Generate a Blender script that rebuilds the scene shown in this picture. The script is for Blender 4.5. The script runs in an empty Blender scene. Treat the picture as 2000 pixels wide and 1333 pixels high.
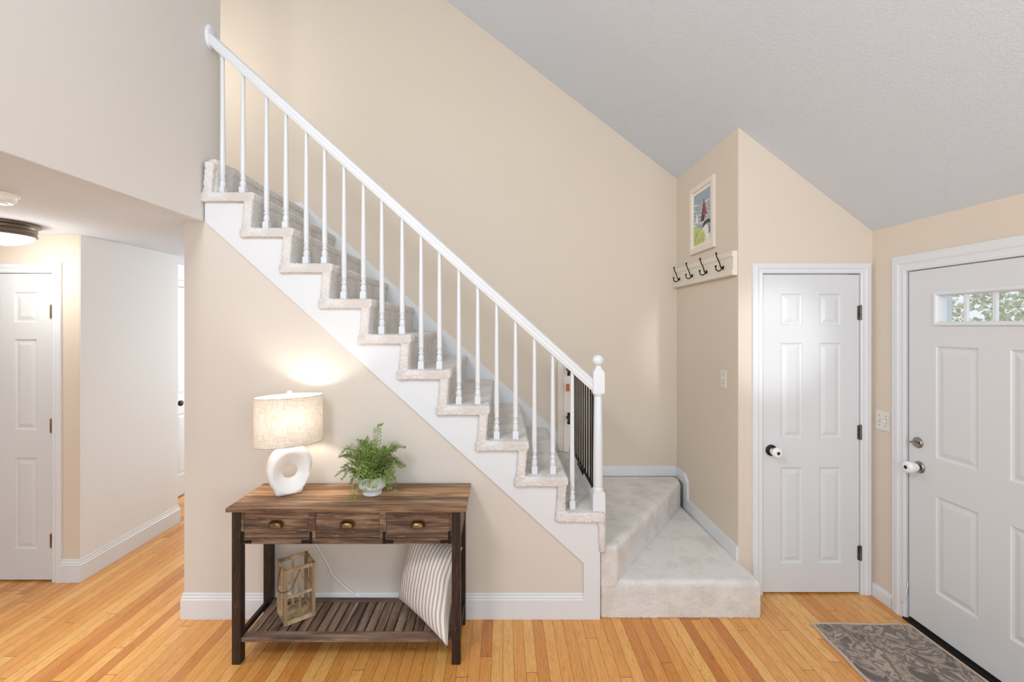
import bpy, bmesh, math, random
from mathutils import Vector, Matrix, noise
random.seed(7)
S = bpy.context.scene
COL = S.collection
PI = math.pi

# ------------------------------------------------------------------ camera
CAMH = 1.71
cd = bpy.data.cameras.new('camera'); cam = bpy.data.objects.new('camera', cd); COL.objects.link(cam)
cam.location = (0, 0, CAMH); cam.rotation_euler = (PI/2, 0, 0)
cd.sensor_width = 36; cd.lens = 16.0; cd.shift_x = 0.009; cd.shift_y = -0.01525
cd.clip_start = 0.02; cd.clip_end = 200
S.camera = cam
# ------------------------------------------------------------------ world and light
S.view_settings.view_transform = 'Standard'; S.view_settings.look = 'None'
S.view_settings.gamma = 1; S.view_settings.use_curve_mapping = False
S.view_settings.exposure = 0.0
W = bpy.data.worlds.new('world'); S.world = W; W.use_nodes = True
bg = W.node_tree.nodes['Background']
bg.inputs[0].default_value = (0.86, 0.93, 1.0, 1); bg.inputs[1].default_value = 1.0

def area(name, loc, target, size, size_y, power, color=(1, 1, 1)):
    l = bpy.data.lights.new(name, 'AREA'); l.shape = 'RECTANGLE'; l.size = size; l.size_y = size_y
    l.energy = power; l.color = color
    o = bpy.data.objects.new(name, l); COL.objects.link(o); o.location = loc
    d = Vector(target) - Vector(loc); o.rotation_euler = d.to_track_quat('-Z', 'Y').to_euler()
    return o
def point(name, loc, power, color, radius=0.05):
    l = bpy.data.lights.new(name, 'POINT'); l.energy = power; l.color = color; l.shadow_soft_size = radius
    o = bpy.data.objects.new(name, l); COL.objects.link(o); o.location = loc
    return o
area('window_daylight', (-1.5, -0.3, 3.6), (1.1, 3.0, 0.9), 0.8, 0.6, 50, (0.97, 0.98, 1))
area('ceiling_fill', (0.6, -0.9, 1.9), (1.0, 0.6, 3.4), 1.6, 1.6, 40, (0.86, 0.94, 1))  # added fill aimed upward to brighten the ceiling
area('hall_wall_fill', (2.1, -1.2, 1.9), (-2.6, 3.2, 1.4), 1.0, 1.8, 28, (0.93, 0.97, 1))  # added fill behind the camera, lifts the hall wall
point('hall_lamp_bulb', (-2.97, 2.68, 2.05), 7, (1, 0.96, 0.90), 0.10)
point('upstairs_lamp_bulb', (-2.65, 3.0, 3.85), 30, (1, 0.93, 0.86), 0.12)
sl = bpy.data.lights.new('sidelight_daylight', 'SPOT'); sl.energy = 200; sl.spot_size = math.radians(13); sl.spot_blend = 0.8; sl.shadow_soft_size = 0.08; sl.color = (0.93, 0.97, 1)
so = bpy.data.objects.new('sidelight_daylight', sl); COL.objects.link(so); so.location = (2.1, -0.9, 2.0)
so.rotation_euler = (Vector((1.72, 2.9, 1.62))-so.location).to_track_quat('-Z', 'Y').to_euler()
area('hall_floor_fill', (-4.6, 0.6, 1.9), (-2.5, 2.3, 0.0), 1.2, 1.2, 14, (0.92, 0.96, 1))  # added fill for the left floor, no known window there
dl = bpy.data.lights.new('floor_fill_spot', 'SPOT'); dl.energy = 95; dl.spot_size = math.radians(75); dl.spot_blend = 1.0; dl.shadow_soft_size = 0.1; dl.color = (0.88, 0.94, 1)  # added spot without a fixture, brightens the hall floor
do = bpy.data.objects.new('floor_fill_spot', dl); COL.objects.link(do); do.location = (-2.35, 1.9, 2.29)
area('hall_end_fill', (-2.05, 5.4, 1.5), (-2.82, 3.6, 1.2), 0.8, 1.6, 36, (0.93, 0.97, 1))  # added unseen fill that brightens the white hall wall

# ------------------------------------------------------------------ materials
def new_mat(name):
    m = bpy.data.materials.new(name); m.use_nodes = True
    nt = m.node_tree; b = nt.nodes['Principled BSDF']
    return m, nt, b
def srgb(r, g, b):
    f = lambda c: (c/255/12.92) if c/255 <= 0.04045 else ((c/255+0.055)/1.055)**2.4
    return (f(r), f(g), f(b), 1)
def node(nt, t, **kw):
    n = nt.nodes.new(t)
    for k, v in kw.items():
        setattr(n, k, v)
    return n
def coords(nt, scale=(1, 1, 1), which='Object', rot=(0, 0, 0)):
    tc = node(nt, 'ShaderNodeTexCoord'); mp = node(nt, 'ShaderNodeMapping')
    mp.inputs['Scale'].default_value = scale; mp.inputs['Rotation'].default_value = rot
    nt.links.new(tc.outputs[which], mp.inputs[0]); return mp.outputs[0]
def noise_tex(nt, vec, scale, detail=3, rough=0.5, dist=0.0):
    n = node(nt, 'ShaderNodeTexNoise'); n.inputs['Scale'].default_value = scale
    n.inputs['Detail'].default_value = detail; n.inputs['Roughness'].default_value = rough
    n.inputs['Distortion'].default_value = dist
    nt.links.new(vec, n.inputs['Vector']); return n.outputs['Fac']
def ramp(nt, fac, stops, interp='LINEAR'):
    r = node(nt, 'ShaderNodeValToRGB'); r.color_ramp.interpolation = interp
    e = r.color_ramp.elements
    while len(e) > 1: e.remove(e[-1])
    e[0].position, e[0].color = stops[0]
    for p, c in stops[1:]:
        x = e.new(p); x.color = c
    nt.links.new(fac, r.inputs[0]); return r.outputs[0]
def bump(nt, b, h, strength=0.3, dist=0.01):
    n = node(nt, 'ShaderNodeBump'); n.inputs['Strength'].default_value = strength
    n.inputs['Distance'].default_value = dist
    nt.links.new(h, n.inputs['Height']); nt.links.new(n.outputs[0], b.inputs['Normal'])
def math_n(nt, op, a, bb=None, c=None):
    n = node(nt, 'ShaderNodeMath', operation=op)
    for i, v in enumerate((a, bb, c)):
        if v is None: continue
        if isinstance(v, (int, float)): n.inputs[i].default_value = v
        else: nt.links.new(v, n.inputs[i])
    return n.outputs[0]
def mixc(nt, fac, a, bb, mode='MIX'):
    n = node(nt, 'ShaderNodeMixRGB', blend_type=mode)
    for i, v in enumerate((fac, a, bb)):
        if isinstance(v, (int, float, tuple)): n.inputs[i].default_value = v
        else: nt.links.new(v, n.inputs[i])
    return n.outputs[0]

def paint(name, col, rough=0.75, bscale=260, bstr=0.06, spec=0.3):
    m, nt, b = new_mat(name)
    v = coords(nt)
    b.inputs['Roughness'].default_value = rough
    b.inputs['Specular IOR Level'].default_value = spec
    n = noise_tex(nt, v, 0.9, 2)
    c = ramp(nt, n, [(0.3, tuple(x*0.975 for x in col[:3])+(1,)), (0.7, col)])
    nt.links.new(c, b.inputs['Base Color'])
    bump(nt, b, noise_tex(nt, v, bscale, 2), bstr, 0.002)
    return m
M = {}
M['cream'] = paint('cream_wall_paint', srgb(222, 209, 193))
M['cream_lit'] = paint('lit_cream_wall_paint', srgb(218, 210, 200))  # same cream paint, toned for the lighter light under the stairs
M['upper'] = paint('pale_wall_paint', srgb(226, 221, 215))
M['hallwhite'] = paint('white_wall_paint', srgb(233, 232, 230))
M['trim'] = paint('white_trim_paint', srgb(226, 229, 232), 0.32, 60, 0.006, 0.5)
M['door'] = paint('white_door_paint', srgb(220, 222, 224), 0.38, 90, 0.03, 0.5)
def ceiling_mat(name, col):
    m, nt, b = new_mat(name); v = coords(nt)
    b.inputs['Base Color'].default_value = col; b.inputs['Roughness'].default_value = 0.9
    n = noise_tex(nt, v, 60, 5, 0.65, 1.2)
    r = ramp(nt, n, [(0.42, (0, 0, 0, 1)), (0.62, (1, 1, 1, 1))])
    bump(nt, b, r, 0.30, 0.003); return m
M['ceiling'] = ceiling_mat('textured_ceiling', srgb(214, 221, 229))

def oak_floor():
    m, nt, b = new_mat('oak_strip_floor')
    tc = node(nt, 'ShaderNodeTexCoord'); sx = node(nt, 'ShaderNodeSeparateXYZ')
    nt.links.new(tc.outputs['Object'], sx.inputs[0]); X, Y = sx.outputs[0], sx.outputs[1]
    bx = math_n(nt, 'DIVIDE', X, 0.0572); bi = math_n(nt, 'FLOOR', bx); fx = math_n(nt, 'FRACT', bx)
    wn = node(nt, 'ShaderNodeTexWhiteNoise', noise_dimensions='1D'); nt.links.new(bi, wn.inputs['W'])
    off = math_n(nt, 'MULTIPLY', wn.outputs[0], 7.3)
    yy = math_n(nt, 'DIVIDE', math_n(nt, 'ADD', Y, off), 1.45); yi = math_n(nt, 'FLOOR', yy); fy = math_n(nt, 'FRACT', yy)
    cb = node(nt, 'ShaderNodeCombineXYZ'); nt.links.new(bi, cb.inputs[0]); nt.links.new(yi, cb.inputs[1])
    w2 = node(nt, 'ShaderNodeTexWhiteNoise', noise_dimensions='2D'); nt.links.new(cb.outputs[0], w2.inputs['Vector'])
    base = ramp(nt, w2.outputs[0], [(0.0, srgb(204, 130, 65)), (0.12, srgb(216, 144, 74)), (0.3, srgb(228, 160, 84)),
                                    (0.65, srgb(236, 170, 92)), (1.0, srgb(244, 188, 112))])
    cg = node(nt, 'ShaderNodeCombineXYZ')
    nt.links.new(math_n(nt, 'MULTIPLY', X, 26.0), cg.inputs[0]); nt.links.new(math_n(nt, 'MULTIPLY', Y, 1.5), cg.inputs[1])
    nt.links.new(math_n(nt, 'MULTIPLY', w2.outputs[0], 37.0), cg.inputs[2])
    g1 = noise_tex(nt, cg.outputs[0], 1.0, 4, 0.6, 1.6)
    wv = math_n(nt, 'FRACT', math_n(nt, 'MULTIPLY', g1, 9.0))
    gr = ramp(nt, wv, [(0.0, (0.42, 0.33, 0.26, 1)), (0.22, (0.90, 0.87, 0.84, 1)), (0.75, (1, 1, 1, 1)), (1.0, (0.72, 0.65, 0.58, 1))])
    c = mixc(nt, 0.62, base, gr, 'MULTIPLY')
    cf = node(nt, 'ShaderNodeCombineXYZ')
    nt.links.new(math_n(nt, 'MULTIPLY', X, 300.0), cf.inputs[0]); nt.links.new(math_n(nt, 'MULTIPLY', Y, 9.0), cf.inputs[1])
    fine = ramp(nt, noise_tex(nt, cf.outputs[0], 1.0, 2), [(0.3, (0.82, 0.78, 0.74, 1)), (0.6, (1, 1, 1, 1))])
    c = mixc(nt, 0.55, c, fine, 'MULTIPLY')
    ex = math_n(nt, 'MINIMUM', fx, math_n(nt, 'SUBTRACT', 1.0, fx))
    gx = math_n(nt, 'LESS_THAN', ex, 0.022)
    ey = math_n(nt, 'MINIMUM', fy, math_n(nt, 'SUBTRACT', 1.0, fy)); gy = math_n(nt, 'LESS_THAN', ey, 0.0013)
    gap = math_n(nt, 'MAXIMUM', gx, gy)
    c = mixc(nt, math_n(nt, 'MULTIPLY', gap, 0.72), c, srgb(96, 52, 24))
    nt.links.new(c, b.inputs['Base Color'])
    b.inputs['Roughness'].default_value = 0.22; b.inputs['Specular IOR Level'].default_value = 0.5
    bump(nt, b, math_n(nt, 'SUBTRACT', 1.0, gap), 0.25, 0.001)
    return m
M['floor'] = oak_floor()

def carpet_mat():
    m, nt, b = new_mat('plush_beige_carpet'); v = coords(nt)
    n = noise_tex(nt, v, 330, 3, 0.7); n2 = noise_tex(nt, v, 7, 3, 0.6)
    c = ramp(nt, n, [(0.26, srgb(204, 194, 184)), (0.44, srgb(239, 235, 231)), (0.7, srgb(251, 250, 248))])
    c2 = ramp(nt, n2, [(0.36, (0.88, 0.86, 0.835, 1)), (0.56, (1, 1, 1, 1))])
    nt.links.new(mixc(nt, 1.0, c, c2, 'MULTIPLY'), b.inputs['Base Color'])
    b.inputs['Roughness'].default_value = 1.0; b.inputs['Specular IOR Level'].default_value = 0.05
    b.inputs['Sheen Weight'].default_value = 0.15
    bump(nt, b, noise_tex(nt, v, 220, 3, 0.75), 0.8, 0.006)
    return m
M['carpet'] = carpet_mat()

def wood(name, axis, stops, scale=1.0, rough=0.6, fleck=0.48):
    m, nt, b = new_mat(name)
    oi = node(nt, 'ShaderNodeObjectInfo')
    sc = [34*scale]*3; sc[axis] = 2.2*scale
    tc = node(nt, 'ShaderNodeTexCoord'); ad = node(nt, 'ShaderNodeVectorMath', operation='ADD')
    mu = node(nt, 'ShaderNodeVectorMath', operation='MULTIPLY')
    ge = node(nt, 'ShaderNodeNewGeometry')
    nt.links.new(tc.outputs['Object'], ad.inputs[0])
    rv = node(nt, 'ShaderNodeVectorMath', operation='SCALE'); nt.links.new(oi.outputs['Random'], rv.inputs['Scale'])
    rv.inputs[0].default_value = (5.1, 3.3, 4.7)
    ri = node(nt, 'ShaderNodeVectorMath', operation='SCALE'); nt.links.new(ge.outputs['Random Per Island'], ri.inputs['Scale'])
    ri.inputs[0].default_value = (9.1, 13.3, 7.7)
    a2 = node(nt, 'ShaderNodeVectorMath', operation='ADD')
    nt.links.new(rv.outputs[0], a2.inputs[0]); nt.links.new(ri.outputs[0], a2.inputs[1])
    nt.links.new(a2.outputs[0], ad.inputs[1])
    nt.links.new(ad.outputs[0], mu.inputs[0]); mu.inputs[1].default_value = sc
    g = noise_tex(nt, mu.outputs[0], 1.0, 6, 0.68, 0.9)
    c = ramp(nt, g, stops)
    mp = node(nt, 'ShaderNodeVectorMath', operation='MULTIPLY'); nt.links.new(ad.outputs[0], mp.inputs[0])
    s2 = [7*scale]*3; s2[axis] = 1.4*scale; mp.inputs[1].default_value = s2
    big = ramp(nt, noise_tex(nt, mp.outputs[0], 1.0, 3, 0.55), [(0.38, (0.38, 0.34, 0.33, 1)), (0.58, (1, 1, 1, 1))])
    c = mixc(nt, 0.8, c, big, 'MULTIPLY')
    s3 = [240]*3; s3[axis] = 14; mq = node(nt, 'ShaderNodeVectorMath', operation='MULTIPLY')
    nt.links.new(ad.outputs[0], mq.inputs[0]); mq.inputs[1].default_value = s3
    fn = noise_tex(nt, mq.outputs[0], 1.0, 3, 0.6)
    fl = ramp(nt, fn, [(0.58, (0, 0, 0, 1)), (0.70, (1, 1, 1, 1))])
    c = mixc(nt, math_n(nt, 'MULTIPLY', fl, fleck), c, srgb(196, 174, 152))
    # random tint of each board
    tint = ramp(nt, ge.outputs['Random Per Island'], [(0, (0.55, 0.54, 0.55, 1)), (0.5, (0.92, 0.91, 0.90, 1)), (1, (1.3, 1.25, 1.2, 1))])
    c = mixc(nt, 1.0, c, tint, 'MULTIPLY')
    nt.links.new(c, b.inputs['Base Color']); b.inputs['Roughness'].default_value = rough
    bump(nt, b, math_n(nt, 'ADD', g, math_n(nt, 'MULTIPLY', fn, 0.5)), 0.45, 0.003)
    return m
RW = [(0.30, srgb(52, 38, 31)), (0.43, srgb(94, 72, 58)), (0.54, srgb(132, 102, 80)), (0.70, srgb(172, 142, 114))]
RT = [(0.27, srgb(84, 58, 40)), (0.41, srgb(140, 104, 74)), (0.53, srgb(184, 144, 106)), (0.70, srgb(218, 186, 148))]
RD = [(0.3, srgb(26, 17, 14)), (0.5, srgb(46, 30, 25)), (0.66, srgb(70, 47, 38)), (0.85, srgb(104, 74, 58))]
RS = [(0.25, srgb(70, 52, 44)), (0.42, srgb(120, 96, 82)), (0.55, srgb(160, 132, 114)), (0.72, srgb(198, 172, 150))]
M['wood_x'] = wood('reclaimed_wood_lengthwise', 0, RW)
M['wood_top'] = wood('reclaimed_wood_tabletop', 0, RT)
M['wood_y'] = wood('reclaimed_wood_crosswise', 1, RS)
M['wood_sx'] = wood('reclaimed_wood_shelf_rail', 0, RS)
M['wood_z'] = wood('dark_stained_wood', 2, RD, 1.0, 0.5, 0.15)
M['pale_wood'] = wood('pale_pine', 2, [(0.25, srgb(168, 136, 96)), (0.5, srgb(222, 194, 150)), (0.75, srgb(244, 222, 184))], 1.0, 0.6, 0.1)

def simple(name, col, rough=0.5, metal=0.0, **kw):
    m, nt, b = new_mat(name); v = coords(nt)
    n = noise_tex(nt, v, kw.get('ns', 40), 3)
    k = kw.get('var', 0.06)
    c = ramp(nt, n, [(0.3, tuple(x*(1-k) for x in col[:3])+(1,)), (0.7, tuple(min(1, x*(1+k)) for x in col[:3])+(1,))])
    nt.links.new(c, b.inputs['Base Color'])
    b.inputs['Roughness'].default_value = rough; b.inputs['Metallic'].default_value = metal
    if 'spec' in kw: b.inputs['Specular IOR Level'].default_value = kw['spec']
    if 'bump' in kw: bump(nt, b, n, kw['bump'], 0.002)
    return m
M['black'] = simple('black_metal', srgb(22, 20, 20), 0.45, 0.3)
M['bracket'] = simple('dark_iron', srgb(38, 32, 30), 0.55, 0.6)
M['brass'] = simple('antique_brass', srgb(120, 98, 66), 0.32, 1.0, var=0.25)
M['hinge'] = simple('aged_brass_hinge', srgb(128, 104, 74), 0.4, 0.9, var=0.3)
M['hinge_dark'] = simple('aged_nickel_hinge', srgb(112, 104, 96), 0.4, 0.9, var=0.3)
M['nickel'] = simple('brushed_nickel', srgb(160, 152, 144), 0.3, 1.0)
M['bronze'] = simple('brushed_bronze', srgb(120, 110, 100), 0.4, 0.9)
M['ceramic'] = simple('matte_white_ceramic', srgb(238, 236, 233), 0.55, 0, ns=400, var=0.02, bump=0.1)
M['pot'] = simple('white_textured_pot', srgb(234, 236, 238), 0.5, 0, ns=90, var=0.03, bump=0.3)
M['plastic'] = simple('white_plastic', srgb(238, 238, 236), 0.35, 0, var=0.01)
M['ivory'] = simple('ivory_plastic', srgb(226, 222, 214), 0.4, 0, var=0.01)
M['dark'] = simple('black_rubber', srgb(14, 12, 11), 0.7)
M['hole'] = simple('dark_opening', srgb(26, 22, 20), 0.7)
M['soil'] = simple('dark_potting_moss', srgb(50, 42, 28), 0.9, 0, var=0.3)
M['orange'] = simple('orange_tag', srgb(190, 96, 60), 0.6)
M['frame'] = simple('cream_frame_paint', srgb(230, 222, 208), 0.4, 0, var=0.02)
M['matte'] = simple('white_print_margin', srgb(238, 234, 226), 0.8, 0, var=0.01)
M['sky_ink'] = simple('slate_blue_ink', srgb(158, 174, 184), 0.7, 0, var=0.08)
M['white_ink'] = simple('white_ink', srgb(232, 230, 224), 0.7)
M['red_ink'] = simple('rust_ink', srgb(156, 82, 58), 0.7)
M['brown_ink'] = simple('brown_ink', srgb(84, 66, 64), 0.7)
M['green_ink'] = simple('lime_green_ink', srgb(196, 204, 124), 0.7, 0, ns=120, var=0.3)
M['blue_ink'] = simple('sea_blue_ink', srgb(116, 138, 152), 0.7, 0, ns=60, var=0.2)
M['stem'] = simple('brown_frond_stem', srgb(74, 62, 34), 0.6)
def leaf():
    m, nt, b = new_mat('fern_leaf'); v = coords(nt)
    g = node(nt, 'ShaderNodeNewGeometry')
    c = ramp(nt, g.outputs['Random Per Island'], [(0, srgb(78, 118, 48)), (0.4, srgb(130, 172, 76)), (0.72, srgb(174, 206, 118)), (0.88, srgb(174, 180, 110)), (1, srgb(126, 100, 62))])
    nt.links.new(c, b.inputs['Base Color']); b.inputs['Roughness'].default_value = 0.55
    b.inputs['Subsurface Weight'].default_value = 0.0
    tr = node(nt, 'ShaderNodeBsdfTranslucent'); nt.links.new(c, tr.inputs[0])
    mx = node(nt, 'ShaderNodeMixShader'); mx.inputs[0].default_value = 0.3
    nt.links.new(b.outputs[0], mx.inputs[1]); nt.links.new(tr.outputs[0], mx.inputs[2])
    nt.links.new(mx.outputs[0], nt.nodes['Material Output'].inputs[0]); return m
M['leaf'] = leaf()
def glass(name, rough=0.0, col=(1, 1, 1, 1)):
    m, nt, b = new_mat(name)
    gl = node(nt, 'ShaderNodeBsdfGlossy'); gl.inputs['Roughness'].default_value = rough
    tr = node(nt, 'ShaderNodeBsdfTransparent'); tr.inputs[0].default_value = col
    fr = node(nt, 'ShaderNodeFresnel'); fr.inputs[0].default_value = 1.45
    ge = node(nt, 'ShaderNodeNewGeometry'); fac = math_n(nt, 'MULTIPLY', fr.outputs[0], math_n(nt, 'SUBTRACT', 1.0, ge.outputs['Backfacing']))
    mx = node(nt, 'ShaderNodeMixShader'); nt.links.new(fac, mx.inputs[0])
    nt.links.new(tr.outputs[0], mx.inputs[1]); nt.links.new(gl.outputs[0], mx.inputs[2])
    nt.links.new(mx.outputs[0], nt.nodes['Material Output'].inputs[0]); return m
M['glass'] = glass('clear_glass')
def emit(name, col, s):
    m, nt, b = new_mat(name)
    b.inputs['Base Color'].default_value = col; b.inputs['Emission Color'].default_value = col
    b.inputs['Emission Strength'].default_value = s; return m
M['diffuser'] = emit('lit_frosted_glass', (1, 0.97, 0.93, 1), 2.2)
M['bulb'] = emit('lit_bulb', (1, 0.91, 0.81, 1), 150)
def linen():
    m, nt, b = new_mat('linen_lampshade')
    v = coords(nt, (1, 1, 1))
    vh = coords(nt, (26, 26, 800)); vv = coords(nt, (640, 640, 20))
    h = noise_tex(nt, vh, 1.0, 3, 0.6); w = noise_tex(nt, vv, 1.0, 3, 0.6)
    hf = ramp(nt, h, [(0.34, (0, 0, 0, 1)), (0.5, (1, 1, 1, 1))]); wf = ramp(nt, w, [(0.34, (0, 0, 0, 1)), (0.5, (1, 1, 1, 1))])
    f = mixc(nt, 1.0, hf, wf, 'MULTIPLY')
    c = mixc(nt, f, srgb(192, 174, 150), srgb(226, 219, 209))
    nt.links.new(c, b.inputs['Base Color']); b.inputs['Roughness'].default_value = 0.9
    tr = node(nt, 'ShaderNodeBsdfTranslucent'); nt.links.new(c, tr.inputs[0])
    mx = node(nt, 'ShaderNodeMixShader'); mx.inputs[0].default_value = 0.065
    nt.links.new(b.outputs[0], mx.inputs[1]); nt.links.new(tr.outputs[0], mx.inputs[2])
    nt.links.new(mx.outputs[0], nt.nodes['Material Output'].inputs[0])
    return m
M['linen'] = linen()
M['linen_edge'] = simple('shade_binding', srgb(176, 158, 136), 0.9)
def stripes():
    m, nt, b = new_mat('striped_ticking')
    uv = node(nt, 'ShaderNodeUVMap'); sx = node(nt, 'ShaderNodeSeparateXYZ'); nt.links.new(uv.outputs[0], sx.inputs[0])
    f = math_n(nt, 'FRACT', math_n(nt, 'MULTIPLY', sx.outputs[0], 17.0))
    c = ramp(nt, f, [(0, srgb(236, 230, 224)), (0.5, srgb(236, 230, 224)), (0.54, srgb(180, 168, 158)), (0.66, srgb(190, 178, 168)),
                     (0.80, srgb(180, 168, 158)), (0.96, srgb(184, 172, 162)), (1.0, srgb(236, 230, 224))])
    nt.links.new(c, b.inputs['Base Color']); b.inputs['Roughness'].default_value = 0.9
    bump(nt, b, noise_tex(nt, coords(nt), 9, 4, 0.6), 0.5, 0.02); return m
M['stripes'] = stripes()
def rug_mat():
    m, nt, b = new_mat('rug_swirl_print')
    v = coords(nt, (4.2, 3.0, 1), rot=(0, 0, 0.7))
    n = noise_tex(nt, v, 1.5, 4, 0.55, 1.9)
    c = ramp(nt, n, [(0.0, srgb(98, 92, 92)), (0.36, srgb(112, 106, 104)), (0.41, srgb(146, 134, 124)), (0.46, srgb(192, 172, 156)), (0.50, srgb(136, 126, 116)),
                     (0.55, srgb(120, 116, 112)), (0.58, srgb(196, 174, 158)), (0.63, srgb(188, 164, 150)), (0.66, srgb(118, 112, 112)), (0.78, srgb(180, 158, 144)), (1.0, srgb(150, 140, 128))])
    n2 = ramp(nt, noise_tex(nt, coords(nt), 220, 3), [(0.3, (0.75, 0.75, 0.75, 1)), (0.7, (1, 1, 1, 1))])
    nt.links.new(mixc(nt, 1.0, c, n2, 'MULTIPLY'), b.inputs['Base Color']); b.inputs['Roughness'].default_value = 0.95
    bump(nt, b, noise_tex(nt, coords(nt), 400, 2), 0.5, 0.003); return m
M['rug'] = rug_mat()
M['rug_edge'] = simple('rug_binding', srgb(196, 178, 160), 0.9)

# ------------------------------------------------------------------ mesh helpers
def link(name, me, mat=None, parent=None, smooth=False):
    o = bpy.data.objects.new(name, me); COL.objects.link(o)
    if mat is not None:
        for mm in (mat if isinstance(mat, (list, tuple)) else [mat]): me.materials.append(M[mm] if isinstance(mm, str) else mm)
    if smooth:
        for p in me.polygons: p.use_smooth = True
    if parent is not None: o.parent = parent
    return o
def obj(name, bm, mat, parent=None, smooth=False, bevel=0.0, seg=2, angle=None):
    if bevel > 0:
        es = [e for e in bm.edges if len(e.link_faces) == 2 and e.calc_face_angle(0) > 0.5]
        bmesh.ops.bevel(bm, geom=es, offset=bevel, segments=seg, profile=0.6, affect='EDGES')
    bmesh.ops.recalc_face_normals(bm, faces=bm.faces)
    me = bpy.data.meshes.new(name); bm.to_mesh(me); bm.free()
    o = link(name, me, mat, parent)
    if smooth or angle:
        for p in me.polygons: p.use_smooth = True
        if angle:
            me.set_sharp_from_angle(angle=angle)
    return o
def box(bm, x0, x1, y0, y1, z0, z1, mi=0):
    vs = [bm.verts.new(p) for p in ((x0,y0,z0),(x1,y0,z0),(x1,y1,z0),(x0,y1,z0),(x0,y0,z1),(x1,y0,z1),(x1,y1,z1),(x0,y1,z1))]
    for f in ((0,3,2,1),(4,5,6,7),(0,1,5,4),(1,2,6,5),(2,3,7,6),(3,0,4,7)):
        bm.faces.new([vs[i] for i in f]).material_index = mi
    return vs
def prism(bm, pts, axis, a, b, mi=0):
    """pts 2-D polygon; axis 'y' -> (x,z) extruded in y; 'x' -> (y,z); 'z' -> (x,y)"""
    def P(p, t): return {'y': (p[0], t, p[1]), 'x': (t, p[0], p[1]), 'z': (p[0], p[1], t)}[axis]
    A = [bm.verts.new(P(p, a)) for p in pts]; B = [bm.verts.new(P(p, b)) for p in pts]
    n = len(pts)
    bm.faces.new(A).material_index = mi; bm.faces.new(B[::-1]).material_index = mi
    for i in range(n): bm.faces.new((A[i], B[i], B[(i+1) % n], A[(i+1) % n])).material_index = mi
def lathe(bm, prof, c=(0, 0, 0), n=24, axis='z', mi=0, cap=True):
    rings = []
    for r, h in prof:
        ring = []
        for i in range(n):
            a = 2*PI*i/n; u, v = r*math.cos(a), r*math.sin(a)
            p = {'z': (u, v, h), 'x': (h, u, v), 'y': (u, h, v)}[axis]
            ring.append(bm.verts.new((p[0]+c[0], p[1]+c[1], p[2]+c[2])))
        rings.append(ring)
    for A, B in zip(rings, rings[1:]):
        for i in range(n): bm.faces.new((A[i], A[(i+1) % n], B[(i+1) % n], B[i])).material_index = mi
    if cap:
        bm.faces.new(rings[0][::-1]).material_index = mi; bm.faces.new(rings[-1]).material_index = mi
def tube(bm, pts, r, n=8, mi=0, radii=None):
    pts = [Vector(p) for p in pts]; rings = []
    up = Vector((0, 0, 1)); prevn = None
    for i, p in enumerate(pts):
        t = (pts[min(i+1, len(pts)-1)] - pts[max(i-1, 0)]).normalized()
        if prevn is None:
            a = up if abs(t.z) < 0.9 else Vector((1, 0, 0))
            nn = t.cross(a).normalized()
        else:
            nn = (prevn - t*prevn.dot(t)).normalized()
        prevn = nn; bb = t.cross(nn)
        rr = radii[i] if radii else r
        rings.append([bm.verts.new(p + (nn*math.cos(2*PI*k/n) + bb*math.sin(2*PI*k/n))*rr) for k in range(n)])
    for A, B in zip(rings, rings[1:]):
        for k in range(n): bm.faces.new((A[k], A[(k+1) % n], B[(k+1) % n], B[k])).material_index = mi
    bm.faces.new(rings[0][::-1]).material_index = mi; bm.faces.new(rings[-1]).material_index = mi
def spline(pts, n=8):
    P = [Vector(p) for p in pts]; out = []
    P = [2*P[0]-P[1]] + P + [2*P[-1]-P[-2]]
    for i in range(1, len(P)-2):
        for k in range(n):
            t = k/n; a, b, c, d = P[i-1], P[i], P[i+1], P[i+2]
            out.append(0.5*((2*b)+(c-a)*t+(2*a-5*b+4*c-d)*t*t+(3*b-a-3*c+d)*t**3))
    out.append(P[-2]); return out
def loft_path(bm, path, prof, closed_prof=True, mi=0):
    """path: plan polyline with outward normals per segment on its right; prof: (out, z)"""
    n = len(path); rings = []
    for i in range(n):
        p = Vector(path[i])
        d0 = (Vector(path[i]) - Vector(path[i-1])).normalized() if i > 0 else None
        d1 = (Vector(path[i+1]) - p).normalized() if i < n-1 else None
        if d0 is None: d0 = d1
        if d1 is None: d1 = d0
        n0 = Vector((d0.y, -d0.x)); n1 = Vector((d1.y, -d1.x))
        mm = (n0+n1); mm = mm / (mm.dot(n0)) if mm.length > 1e-6 else n0
        rings.append([bm.verts.new((p.x+mm.x*u, p.y+mm.y*u, z)) for u, z in prof])
    k = len(prof)
    for A, B in zip(rings, rings[1:]):
        for j in range(k): bm.faces.new((A[j], B[j], B[(j+1) % k], A[(j+1) % k])).material_index = mi
    bm.faces.new(rings[0]); bm.faces.new(rings[-1][::-1])
BB = bmesh.new
def empty(name, loc=(0, 0, 0), rz=0):
    o = bpy.data.objects.new(name, None); COL.objects.link(o); o.location = loc; o.rotation_euler = (0, 0, rz)
    o.empty_display_size = 0.1; return o
def tag(o, label=None, cat=None, group=None, kind=None):
    if label: o['label'] = label
    if cat: o['category'] = cat
    if group: o['group'] = group
    if kind: o['kind'] = kind
    return o
def struct(o, label=None, cat=None):
    o['kind'] = 'structure'
    if label: o['label'] = label
    if cat: o['category'] = cat
    return o
def bake(o):
    """replace the object's mesh with its modifier result"""
    bpy.context.view_layer.update()
    dg = bpy.context.evaluated_depsgraph_get()
    me = bpy.data.meshes.new_from_object(o.evaluated_get(dg)); me.name = o.name
    o.modifiers.clear(); o.data = me
    for p in me.polygons: p.use_smooth = True

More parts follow.
